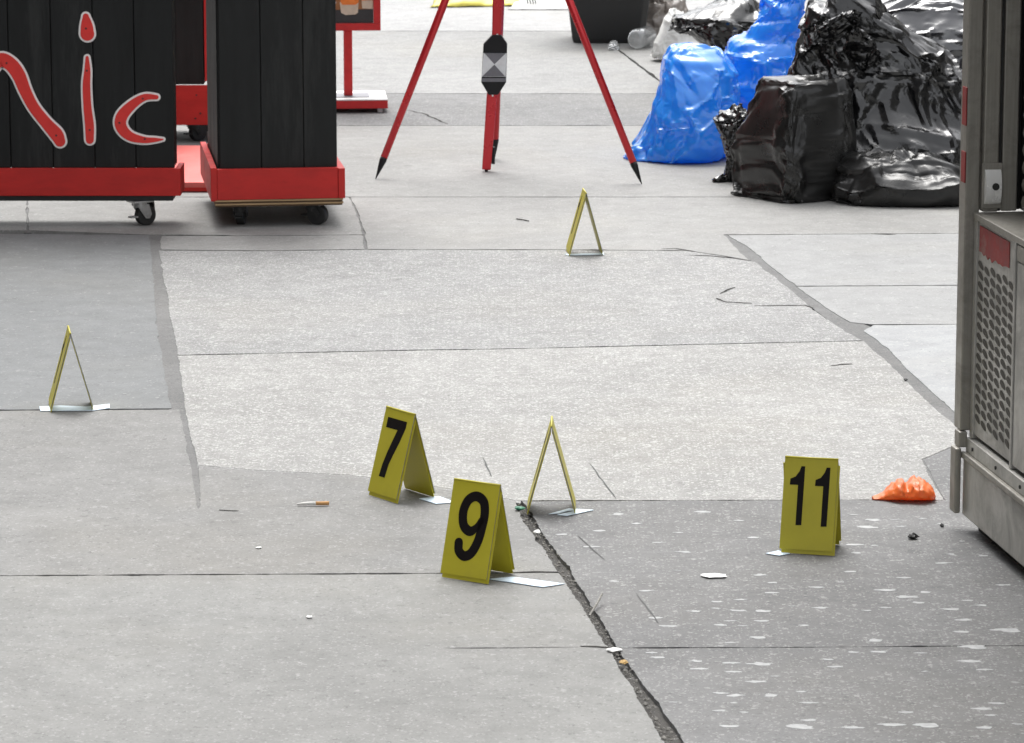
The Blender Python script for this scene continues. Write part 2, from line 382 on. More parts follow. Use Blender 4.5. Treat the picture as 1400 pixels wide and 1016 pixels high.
# wider joints filled with mortar or dirt: strips a little below the slabs
def strip(name, left, right, m, top, wob=0.004):
    mb = MB()
    poly = [G(*p) for p in left] + [G(*p) for p in right[::-1]]
    mb.prism(poly, top - .02, top); return mb.build(name, m, pave)
strip('joint_filling', [(x - 7, y) for x, y in [(204, 316)] + L1l + [(238, 562)]] + [(242, 600), (254, 640), (262, 700)], [(222, 316), (232, 400), (246, 486), (258, 560), (266, 600), (275, 640), (279, 700)], M['filler'], -.0015)
strip('joint_filling', [(985, 318), (1016, 352), (1078, 395), (1145, 447), (1176, 466), (1210, 496), (1248, 534), (1330, 612)], [(1000, 318), (1060, 362), (1100, 392), (1170, 438), (1200, 450), (1230, 485), (1285, 540), (1345, 590)], M['filler'], -.0015)
strip('joint_filling', [(700, 680), (712, 716), (735, 746), (758, 783), (782, 818), (804, 852), (824, 886), (850, 928), (877, 971), (904, 1014), (950, 1090)],
      [(718, 680), (740, 706), (760, 729), (790, 772), (824, 822), (858, 886), (880, 912), (912, 955), (945, 1008), (995, 1090)], M['dirt'], -.009)
strip('joint_filling', [(1250, 618), (1262, 655), (1275, 695)], [(1350, 590), (1340, 640), (1310, 695)], M['filler'], -.001)
strip('joint_filling', [(270, 633), (350, 640), (480, 647), (600, 664), (712, 682)], [(270, 639), (350, 646), (480, 653), (600, 670), (712, 688)], M['s_mid2'], -.0006)
strip('joint_filling', [(472, 267), (482, 290), (494, 321), (496, 343)], [(484, 267), (494, 290), (503, 321), (506, 343)], M['filler'], -.003)
strip('joint_filling', [(33, 268), (33, 317)], [(42, 268), (43, 317)], M['filler'], -.003)
# hairline cracks
def crack(pix, wpx=.006, z=.001, m='crack', am=.010):
    pts = []
    for a, b in zip(pix, pix[1:]):
        A, B = Vector(G(*a)), Vector(G(*b)); k = max(2, int((B - A).length / .02))
        for j in range(k):
            p = A + (B - A) * j / k; q = Vector((noise.noise((p.x * 20, p.y * 20, 1)), noise.noise((p.x * 20, p.y * 20, 9)))) * am
            pts.append(p + q)
    pts.append(Vector(G(*pix[-1]))); n = len(pts); vs = []
    for i, p in enumerate(pts):
        d = (pts[min(i + 1, n - 1)] - pts[max(i - 1, 0)]).normalized(); nr = Vector((-d.y, d.x))
        ww = wpx * (.5 + abs(noise.noise((p.x * 30, p.y * 30, 4)))) * math.sin(math.pi * min(1, (i + .3) / n)) ** .4
        vs += [(*(p + nr * ww), z), (*(p - nr * ww), z)]
    return mesh('crack', vs, [(2 * i, 2 * i + 1, 2 * i + 3, 2 * i + 2) for i in range(n - 1)], M[m], pave)
for c in ([(980, 408), (992, 413), (1028, 415)], [(1030, 418.5), (1065, 418), (1100, 418), (1112, 422)], [(985, 402), (1005, 393)],
          [(905, 340.5), (925, 340), (948, 344)], [(555, 150), (580, 156), (612, 170)], [(1190, 320), (1225, 321)], [(940, 349), (985, 351), (1027, 357)],
          [(660, 626), (672, 652)], [(806, 634), (842, 682)],
          [(765, 782), (700, 783.5)], [(796, 884), (832, 886)], [(600, 886.5), (700, 886), (790, 885)], [(300, 698), (326, 699)], [(1135, 500), (1165, 498)], [(790, 733), (826, 765)], [(870, 812), (900, 852)]):
    soft = c[0][0] in (600, 660, 806, 790, 870)
    crack(c, .0024 if soft else .006, .001, 'softcrack' if soft else 'crack', .002 if soft else .010)
# pale stains on the worn dark slabs
st = '1168 704 20;1150 712 14;1192 711 26;1224 711 12;1262 709 14;1186 721 30;1232 720 14;1285 716 12;1168 745 26;1290 770 24;1235 790 24;1170 756 18;1165 782 26;1150 796 14;1213 807 26;1266 810 24;1118 803 22;1040 786 24;1058 797 18;1055 811 22;1013 820 20;980 823 24;1010 835 28;950 836 26;980 832 18;1045 836 34;1083 829 14;1122 831 24;1184 835 16;1240 816 34;1255 824 22;1210 831 24;1300 833 36;1322 821 22;1342 828 20;1318 848 26;1000 849 20;1040 849 28;1015 856 16;912 856 30;895 845 24;985 855 24;1100 855 16;1316 864 26;1375 862 50;1035 872 28;998 879 20;1198 876 28;890 893 20;898 899 26;952 904 26;956 915 30;1000 907 28;1040 908 40;1132 902 16;1168 892 28;1202 891 32;1258 893 22;1330 885 40;1325 904 30;1142 912 26;1345 916 28;1002 919 28;1035 932 30;1060 925 18;1265 918 12;1055 951 28;1105 961 30;1094 946 20;1004 961 12;985 972 24;1018 974 14;1108 985 26;1095 994 40;1240 974 24;1280 966 12;1362 962 20;1344 969 26;1356 978 20;1165 995 34;1218 991 34;1265 992 34;1345 995 34;1390 990 24;985 948 20;1005 951 24;996 993 30;921 960 16;846 703 26;870 716 18;900 742 22;770 731 20;820 726 18;808 748 24;840 795 20;884 808 22;928 728 16;935 755 20;960 700 30;1012 712 22;1030 735 24;925 780 14;1196 746 18;1315 740 12;1345 760 20;1372 800 24;1300 758 12;880 700 10'
sm = sorted(set(st.split(';')))
for q in sm:
    x, y, wd = map(float, q.split()); cx, cy = G(x, y); sc2 = FPX / math.hypot(cy, HC)
    r = wd / 2 / sc2 * random.uniform(.7, 1.); ry = r * random.uniform(.3, .55); a0 = random.random() * 9
    pts = []
    for k in range(18):
        a = 2 * math.pi * k / 18; f = 1 + .85 * noise.noise((math.cos(a) * 1.3 + a0, math.sin(a) * 1.3, a0))
        pts.append((cx + r * f * math.cos(a), cy + ry * f * math.sin(a)))
    MB().prism(pts, -.001, .0003 + random.random() * .0003).build('stain', M['stain'], sr1 if y < 884 else sr2)
# ------------------------------------------------------------------ unseen buildings added on both sides to block low sky light
def added_facade(name, off, side, y0, y1, hgt, mw, lbl):
    ax = Vector((-.1415, .99)); nx = Vector((.99, .1415)) * side; ang = math.atan2(ax.y, ax.x)
    o_ = nx * off + ax * y0; e = empty(name, (o_.x, o_.y, 0), ang, lbl, 'added building')
    L = y1 - y0; sg = -side                     # local y>0 is left of the axis
    box('wall', 0, L, min(sg * -.0, sg * 6) if 0 else (0 if sg > 0 and 0 else (-6 if side > 0 else 0)), (0 if side > 0 else 6), 0, hgt, mw, e, 0)
    for r in range(int(hgt // 3.6)):
        for c in range(int(L // 3.2)):
            x0 = .7 + c * 3.2; z0 = 1.0 + r * 3.6 if r else .6
            ya, yb = ((.0, .04) if side > 0 else (-.04, -.0))
            box('window', x0, x0 + 1.9, ya + .001, yb, z0, z0 + 2.1, M['glass'], e, 0)
    return e
M['wallb'] = concrete('added_brown_brick', (.17, .155, .145), .1, .3, .4, .1, .5)
M['wallg'] = concrete('added_grey_stone', (.28, .27, .25), .1, .4, .3, .1, .5)
M['glass'] = plain('dark_window_glass', (.03, .035, .04), .08, var=.1)
added_facade('added_left_building', 4.2, -1, -4, 46, 10, M['wallb'], 'unseen brown building added left of the sidewalk to block low sky')
added_facade('added_right_building', 20, 1, -12, 70, 15, M['wallg'], 'unseen grey building added across the street on the right to block low sky')
# ------------------------------------------------------------------ evidence markers
W, HM, SPR = .109, .189, .105
def face_matrix(side):        # side -1 = front; maps (u right 0..1, v down 0..1, out) to local; ridge along x
    half = SPR / 2; Ls = math.hypot(HM, half)
    return half, Ls
def marker(px, py, yaw, label, digit=None, tilt=0., lean=1.):
    x, y = G(px, py)
    e = empty('evidence_marker', (x, y, 0.002), yaw, label, 'evidence marker', 'numbered yellow tent markers standing on the sidewalk')
    half, Ls = face_matrix(0); th = math.atan2(half, HM)
    def frame(sgn):           # panel frame: local x along ridge, local y up the panel from the foot, z outward
        yv = Vector((0, -sgn * half, HM)).normalized(); xv = Vector((1, 0, 0)) * (-1 if sgn > 0 else 1); zv = xv.cross(yv)
        return Matrix(((xv.x, yv.x, zv.x, 0), (xv.y, yv.y, zv.y, sgn * half), (xv.z, yv.z, zv.z, 0), (0, 0, 0, 1)))
    for sgn in (-1, 1):
        T = frame(sgn)
        po_ = MB().box(-W / 2, W / 2, .008, Ls, -.0008, .0009, T).build('panel', [M['yellow'], M['pedge']], e)
        for q in po_.data.polygons[4:6]: q.material_index = 1
        # folded foot flap behind, showing below and beside the panel
        MB().box(-W / 2 + .004, W / 2 + .0045, 0, Ls * .93, -.0028, -.0012, T).build('foot_flap', [M['yellow'], M['pedge']], e)
        for q in e.children[-1].data.polygons[4:6]: q.material_index = 1
    MB().tube([(-W / 2, 0, HM - .0015), (W / 2, 0, HM - .0015)], .0024, 8).build('ridge', M['yellow'], e, True)
    if digit:
        T = frame(-1); polys = []
        def P(u, v): return ((u - .5) * W, Ls - v * (Ls - .008))
        if digit == '7':
            polys = [[P(*q) for q in ((.14, .115), (.80, .115), (.80, .19), (.70, .36), (.58, .52), (.50, .64), (.46, .80), (.26, .80), (.29, .66), (.37, .50), (.46, .36), (.545, .235), (.14, .235))]]
        elif digit == '9':
            pts = [(.30, .66), (.33, .745), (.46, .79), (.60, .745), (.70, .62), (.745, .47), (.76, .32), (.70, .20), (.535, .155), (.375, .205), (.30, .33), (.35, .47), (.50, .525), (.63, .475), (.71, .40)]
            k = len(pts); c = [(*P(*q), .0098 if i < k - 2 else .007) for i, q in enumerate(pts)]
            MB().ribbon(c, .0009, .0013, T).build('digit', M['digit'], e)
        else:
            one = [(.32, .10), (.39, .10), (.385, .735), (.275, .74), (.275, .305), (.12, .305), (.125, .24), (.22, .215), (.29, .155)]
            polys = [[P(*q) for q in one]]
            if digit == '11': polys.append([P(q[0] + .475, q[1]) for q in one])
        for i, pl in enumerate(polys):
            MB().prism(pl, .0009, .00125 + .00015 * i, T).build('digit', M['digit'], e)
    e.rotation_euler = (tilt, 0, yaw)
    return e
R = math.radians
marker(549, 679, R(-54), 'small yellow tent marker with black number 7, turned sideways', '7')
marker(653, 787.5, R(-33), 'small yellow tent marker with black number 9 in front of the dark joint', '9')
marker(1108, 751, R(-15), 'small yellow tent marker with black number 11 facing the camera on the dark slab', '11')
marker(754, 696, R(-91), 'yellow tent marker seen end on as a thin A, behind marker 9 at the joint', '1')
marker(97, 557, R(-80.5), 'yellow tent marker seen end on, at the near joint of the blue grey slab', '1')
marker(799, 346, R(-85.5), 'farthest yellow tent marker, seen end on in front of the red tripod', '1')
def card(pix, label, z0=.0012, holes=None, th=.0012, lift=0.):
    poly = [G(*p) for p in pix]
    o = MB().prism(poly, z0, z0 + th).build('photo_scale', M['scale'])
    return tag(o, label, 'paper scale', 'pale blue paper scales lying beside the evidence markers')
card([(573, 683), (600, 679.5), (622, 688), (596, 690)], 'small pale blue paper scale on the ground right of marker 7', .001)
card([(668, 793), (700, 790), (772, 799.5), (742, 804)], 'narrow pale blue paper scale on the ground right of marker 9')
card([(750, 704), (778, 696.5), (812, 698.5), (775, 706.5), (762, 705), (776, 702.2), (787, 699.6), (776, 699.8), (764, 703.2)], 'pale blue angled paper scale under the thin A shaped marker by the joint')
card([(54, 557), (82, 555.5), (118, 557), (150, 553.5), (150, 559), (126, 562.5), (55, 563)], 'pale blue paper scale under the marker on the left slab')
card([(1047, 758), (1064, 754), (1080, 758), (1066, 761)], 'corner of pale paper scale sticking out left of marker 11')
card([(772, 348.3), (825, 346.5), (826, 349), (776, 350)], 'thin paper scale under the farthest marker')
# ------------------------------------------------------------------ casters
def caster(parent, x, y, ang, h=.095, m=None):
    m = m or M['metal']
    T = Matrix.Translation((x, y, 0)) @ Matrix.Rotation(ang, 4, 'Z')
    c = MB().box(-.034, .034, -.028, .028, h - .006, h, T).tube([(0, 0, h - .022), (0, 0, h - .006)], .022, 14, T).build('caster', m, parent, False, .001)
    r = .033
    MB().tube([(.018, -.013, r), (.018, .013, r)], r, 26, T).tube([(.018, -.016, r), (.018, .016, r)], r * .35, 14, T).build('wheel', M['rubber'], c, False, .003)
    f = MB()
    for s in (-1, 1):
        TT = T @ Matrix(((1, 0, 0, 0), (0, 0, -1, 0), (0, 1, 0, 0), (0, 0, 0, 1)))
        f.prism([(-.022, h - .012), (.022, h - .012), (.032, r + .004), (.024, r - .010), (.010, r - .009), (-.008, r + .016)], s * .0185 - .0012, s * .0185 + .0012, TT)
    f.tube([(.018, -.022, r), (.018, .022, r)], .0055, 8, T).box(-.038, -.008, -.012, .012, r - .006, r - .001, T)
    f.build('fork', m, c, False, .0006)
    return c
def planks(parent, x0, x1, ya, yb, z0, z1, edges, m, th=.014):
    """planks on a front face (y = ya) between x edges, each a piece with a groove beside it"""
    for a, b in zip(edges, edges[1:]):
        MB().box(a + .0011, b - .0011, ya, ya + th, z0, z1).build('plank', m, parent, False, .002)
# left cart -------------------------------------------------------
Y0 = 11.93
def X(px, y=Y0, py=268): return V(px, py, y)[0]
def Z(py, y=Y0, px=0): return V(px, py, y)[1]
ox = X(247)
cart = empty('rolling_display_cart', (ox, Y0, 0), R(0), 'black planked rolling cart with red "nic" lettering at the left edge', 'cart')
l0 = -1.5
zt = 1.12
edges = [X(p) - ox for p in (239, 186, 130, 73, 15, -42, -98, -155, -212, -268, -325)][::-1]
l0 = edges[0]
planks(cart, 0, 0, .020, .03, Z(231), zt, edges, M['black'])
box('body_panel', l0 + .004, edges[-1] - .004, .0345, .15, Z(231), zt - .01, M['black'], cart)
box('top_board', l0 - .02, edges[-1] + .02, 0, .17, zt + .002, zt + .024, M['red'], cart)
box('skirt_board', l0 - .02, 0, 0, .019, Z(268), Z(230.5), M['red'], cart)
MB().box(-.0165, 0, .0195, .15, Z(268), Z(230.5)).build('skirt_board', M['red'], cart, False, .0015)
box('base_board', l0, X(236) - ox, .012, .16, Z(275.5), Z(268.3), M['rubber'], cart)
hb = Z(275.5)
for cx_, cy_, a in ((X(190) - ox, .03, R(35)), (l0 + .1, .05, R(20)), (l0 + .1, .13, R(120)), (X(195) - ox, .125, R(-70))):
    caster(cart, cx_, cy_, a, hb)
SCL = 3.08
def letter(parent, pts, T0, name='letter'):
    def cv(p): return (X(p[0] / SCL, Y0, 150) - ox, Z(p[1] / SCL), p[2] / SCL / 432)
    q = [cv(p) for p in pts]
    T = Matrix(((1, 0, 0, 0), (0, 0, -1, .0205), (0, 1, 0, 0), (0, 0, 0, 1)))
    wo = MB().ribbon(q, 0, .003, T).build('letter', M['letterw'], parent)
    MB().ribbon(q, .0032, .006, T, -.0064).build('letter_face', M['letter'], wo)
    return wo
for L, scr in (([(-60, 520, 24), (-58, 420, 26), (-45, 320, 32), (0, 256, 36), (45, 272, 37), (80, 320, 36), (105, 385, 33), (140, 455, 31), (190, 520, 32), (232, 568, 36), (247, 598, 31)], [(30, 268), (232, 573)]),
               ([(367, 72, 21), (370, 105, 32), (372, 145, 37)], [(367, 122)]),
               ([(369, 245, 15), (369, 300, 21), (364, 360, 24), (366, 450, 25), (373, 530, 27), (373, 592, 25)], [(367, 300), (374, 550)]),
               ([(658, 412, 17), (610, 412, 22), (560, 440, 27), (512, 490, 32), (506, 535, 32), (540, 575, 28), (600, 592, 22), (650, 592, 17), (682, 590, 11)], [(600, 418), (500, 520), (606, 588)])):
    wo = letter(cart, L, None)
    for sx, sy in scr:
        p = (X(sx / SCL, Y0, 150) - ox, Z(sy / SCL))
        MB().tube([(p[0], .0205 - .006, p[1]), (p[0], .0205 - .0072, p[1])], .0032, 8).build('screw', M['screw'], wo)
# middle cart ------------------------------------------------------
Y1 = 11.90
ox1 = X(299, Y1, 275); zb = Z(274, Y1, 380)
cart2 = empty('rolling_display_cart', (ox1, Y1, 0), R(7.5), 'narrow black planked rolling cart with chipped red base and raw plywood edge', 'cart')
w2 = (X(471, Y1, 275) - ox1) / math.cos(R(7.5)); zs = Z(232, Y1, 380)
e2 = [.006, .006 + w2 * .33, .006 + w2 * .665, w2 - .022]
planks(cart2, 0, 0, .021, .03, zs - .01, 1.14, e2, M['black'])
d2 = .66
for k in range(3):
    a = .037 + k * (d2 - .06) / 3; b = a + (d2 - .06) / 3
    MB().box(.001, .014, a + .002, b - .002, zs - .01, 1.14).build('plank', M['black'], cart2, False, .002)
box('body_panel', .016, w2 - .024, .0365, d2 - .02, zs - .01, 1.13, M['black'], cart2)
box('top_board', -.02, w2, -.01, d2, 1.142, 1.164, M['red'], cart2)
box('skirt_board', -.004, w2 - .022, 0, .0195, zb, zs, M['red'], cart2)
box('skirt_board', w2 - .0215, w2, -.003, d2, zb, zs - .002, M['red'], cart2)
box('skirt_board', -.024, -.0045, .0, d2, zb - .004, zs + .005, M['red'], cart2)
box('skirt_board', .0, w2 - .03, d2 - .019, d2 - .001, zb, zs, M['red'], cart2)
pz = [zb - .0005 - .0055 * i for i in range(5)]
for i in range(4):
    MB().box(-.012 + .002 * (i % 2), w2 - .006 - .003 * (i % 2), .003 * (i % 2), d2 - .01, pz[i + 1] + .0003, pz[i] - .0003).build('plywood_layer', M['ply' if i % 2 == 0 else 'plyd'], cart2)
h2 = pz[4]
for cx_, cy_, a in ((.07, .06, R(75)), (w2 - .10, .05, R(-30)), (.08, d2 - .09, R(120)), (w2 - .1, d2 - .09, R(20))):
    caster(cart2, cx_, cy_, a, h2, M['rubber'])
# rear cart between the two ----------------------------------------
Y2 = 14.0
xr = lambda px: V(px, 150, Y2)[0]; zr = lambda py: V(260, py, Y2)[1]
cart3 = empty('rolling_display_cart', (xr(306), Y2, 0), 0, 'black panelled cart with red base board, seen in the gap between two front carts', 'cart')
o3 = xr(306)
planks(cart3, 0, 0, .02, .03, zr(116), 1.2, [xr(p) - o3 for p in (120, 160, 200, 240, 279)], M['black'])
box('body_panel', xr(121) - o3, xr(278) - o3, .036, .4, zr(117), 1.19, M['black'], cart3)
box('corner_trim', xr(280) - o3, xr(285) - o3, .02, .39, zr(112), 1.2, M['pred'], cart3)
box('skirt_board', xr(115) - o3, 0, 0, .019, zr(171), zr(117), M['red'], cart3)
box('skirt_board', -.018, 0, .0195, .4, zr(171), zr(117), M['red'], cart3)
box('base_board', xr(118) - o3, -.02, .02, .4, zr(171) + .002, zr(168), M['rubber'], cart3)
for px_, yy in ((262, .07), (150, .07), (262, .33)): caster(cart3, xr(px_) - o3, yy, R(40), zr(171), M['rubber'])
for px_, py_ in ((269, 130), (274, 155), (267, 162)):
    MB().tube([(xr(px_) - o3, 0, zr(py_)), (xr(px_) - o3, -.002, zr(py_))], .0035, 8).build('screw', M['screw'], cart3)
# low red platform
g0 = G(195, 263); g1 = G(330, 263); gb = G(225, 213)
rp = empty('red_platform', (g0[0], g0[1], 0), 0, 'low flat red painted board lying between the front carts', 'platform')
box('top_board', 0, g1[0] - g0[0], 0, .97, .016, .034, M['pink'], rp)
box('front_board', .002, g1[0] - g0[0] - .002, .004, .03, .002, .0155, M['letter'], rp)
box('back_board', .002, g1[0] - g0[0] - .002, .93, .955, .002, .0155, M['letter'], rp)
# ------------------------------------------------------------------ sign stand
Y3 = G(530, 155)[1]
xs = lambda px: V(px, 100, Y3)[0]; zs_ = lambda py: V(480, py, Y3 + .12)[1]
ss = empty('menu_sign_stand', (xs(477), Y3, 0), R(4), 'red framed poster sign on a single red post with white topped base', 'sign')
bx0, bx1 = xs(420) - xs(477), xs(530) - xs(477); bt = V(480, 136, Y3)[1]
box('base', bx0, bx1, 0, .30, .018, bt - .006, M['pred'], ss)
box('base_top', bx0 + .001, bx1 - .001, .001, .299, bt - .0055, bt, M['white'], ss)
box('base_recess', -.06, xs(506) - xs(477), .06, .2, bt + .0005, bt + .003, M['tgrey'], ss)
for a in (bx0 + .02, bx1 - .04): box('foot', a, a + .02, .02, .05, 0, .0175, M['white'], ss)
pb = zs_(41)
MB().box(-.017, .017, .10, .135, bt + .0035, pb - .001).build('post', M['pred'], ss, False, .002)
fl, fr, ft = xs(437) - xs(477), xs(522) - xs(477), pb + .85
fw = .028
for nm, a in (('frame_rail', (fl, fr, .09, .13, pb, pb + fw)), ('frame_rail', (fl, fr, .09, .13, ft - fw, ft)), ('frame_stile', (fl, fl + fw, .0905, .1295, pb + fw + .0005, ft - fw - .0005)), ('frame_stile', (fr - fw, fr, .0905, .1295, pb + fw + .0005, ft - fw - .0005))):
    box(nm, *a, M['pred'], ss)
po = box('poster', fl + fw + .001, fr - fw - .001, .105, .125, pb + fw + .001, ft - fw - .001, M['poster'], ss, 0)
def flat(name, poly, m, parent, yy, k=0):
    T = Matrix(((1, 0, 0, 0), (0, 0, -1, yy), (0, 1, 0, 0), (0, 0, 0, 1)))
    return MB().prism(poly, 0, .0012 + k, T).build(name, m, parent)
def SP(px, py): return (xs(px) - xs(477), zs_(py))
flat('printed_background', [SP(455, 13), SP(512, 12), SP(512, -150), SP(455, -150)], M['pbrown'], po, .1048)
flat('printed_cup', [SP(466, 2), SP(492, 1), (SP(491, 17)), SP(487, 19.5), SP(474, 20), SP(468, 17)], M['pcream'], po, .1032)
flat('printed_cup', [SP(467, -12), SP(493, -12), SP(492, 3), SP(488, 6), SP(470, 6), SP(467, 2)], M['porange'], po, .1016)
flat('printed_cup', [SP(496, 0), SP(512, 0), SP(512, 12), SP(497, 11)], M['pcream'], po, .1032)
flat('printed_cup', [SP(495, -14), SP(512, -14), SP(512, -.5), SP(496, .3)], M['porange'], po, .1014)
flat('printed_letter', [SP(454.5, 2), SP(456.5, 2), SP(458, 6), SP(459.8, 2), SP(461.6, 2), SP(457.6, 11), SP(455.4, 11), SP(456.9, 8)], M['paper'], po, .1002)
# ------------------------------------------------------------------ red survey tripod
fL, fR = G(513.5, 245), G(877.5, 252)
cxm, cym = (fL[0] + fR[0]) / 2, (fL[1] + fR[1]) / 2
fB = (G(676, 222)[0], cym + .60)
ap = Vector((V(693, -215, cym + .26)[0], cym + .26, V(693, -215, cym + .26)[1]))
tri = empty('survey_tripod', (cxm, cym + .26, 0), 0, 'tall red survey tripod with black pointed feet and a checkered target on its centre pole', 'tripod')
org = Vector((cxm, cym + .26, 0))
for f, rr in ((fL, .0125), (fR, .0125), (fB, .0125)):
    f = Vector((*f, 0)); top = ap + (f - ap) * .03; d = (f - top); tipl = .080 / d.length
    j = top + d * (1 - tipl)
    lg = MB().tube([top - org, j - org], [rr * 1.15, rr], 16).build('leg', M['tred'], tri, True)
    q = j - d * .002
    MB().tube([q - org, q + d * (tipl * .16) - org, f - org], [rr * .95, rr * 1.0, .0012], 14).build('leg_tip', M['tblack'], lg, True)
    m1 = top + d * .28
    MB().tube([m1 - org, m1 + d * .05 - org], rr * 1.5, 14).build('leg_clamp', M['tblack'], lg, True)
MB().tube([ap - org + Vector((0, 0, -.05)), ap - org + Vector((0, 0, -.03)), ap - org + Vector((0, 0, .03)), ap - org + Vector((0, 0, .05))], [.035, .06, .06, .04], 20).build('head', M['tblack'], tri, True, .001)
Yp = cym + .26
def PP(px, py): x, z = V(px, py, Yp); return Vector((x, Yp, z)) - org
pt, pm1, pm2, pbm = PP(684, -200), PP(679, 52), PP(673, 125), PP(665, 232)
pole = MB()
def flatbar(mb, a, b, w0, w1, t0=.011):
    d = (b - a).normalized(); xv = Vector((d.z, 0, -d.x)).normalized(); yv = Vector((0, 1, 0)); vs = []
    for p, ww in ((a, w0), (b, w1)):
        for sx, sy in ((-1, -1), (1, -1), (1, 1), (-1, 1)): vs.append(p + xv * sx * ww / 2 + yv * sy * t0)
    mb.add(vs, [(0, 1, 2, 3), (7, 6, 5, 4), (0, 4, 5, 1), (1, 5, 6, 2), (2, 6, 7, 3), (3, 7, 4, 0)]); return mb
pl = flatbar(MB(), pt, pm1, .033, .033).build('centre_pole', M['tred'], tri, False, .004)
pl2 = flatbar(MB(), pm2, pbm, .037, .031).build('centre_pole', M['tred'], tri, False, .004)
MB().tube([pbm, pbm + Vector((-.001, 0, -.012))], .006, 10).build('pole_tip', M['tblack'], pl2)
MB().box(pbm.x + .018, pbm.x + .030, -.006, .012, pbm.z + .02, pbm.z + .08).build('pole_lever', M['tblack'], pl2, False, .002)
MB().tube([PP(680, 47) + Vector((0, -.013, 0)), PP(680, 47) + Vector((0, -.017, 0))], .0035, 8).build('rivet', M['chrome'], pl)
MB().tube([PP(673.5, 130) + Vector((0, -.013, 0)), PP(673.5, 130) + Vector((0, -.017, 0))], .0035, 8).build('rivet', M['chrome'], pl2)
TP = lambda px, py: (PP(px, py).x, PP(px, py).z)
T = Matrix(((1, 0, 0, 0), (0, 0, -1, 0), (0, 1, 0, 0), (0, 0, 0, 1)))
tb = MB().prism([TP(673.5, 47), TP(685, 47), TP(693.5, 60), TP(692, 112), TP(681, 129), TP(668, 129), TP(658, 112), TP(661, 60)], -.02, .02, T).build('target', M['tblack'], tri, False, .003)
MB().prism([TP(661, 72), TP(692.8, 72), TP(691.5, 104), TP(658.8, 104)], .0202, .0216, T).build('target_face', M['twhite'], tb)
MB().prism([TP(662.5, 72), TP(691.5, 72), TP(676, 87)], .0218, .0226, T).build('target_mark', M['tgrey'], tb)
MB().prism([TP(676, 87.5), TP(690.5, 103.5), TP(659.5, 103.5)], .0218, .0226, T).build('target_mark', M['tgrey'], tb)
MB().prism([TP(658.8, 106), TP(691.5, 106), TP(691.3, 111), TP(658.6, 111)], .0202, .0216, T).build('target_band', M['tgrey'], tb)
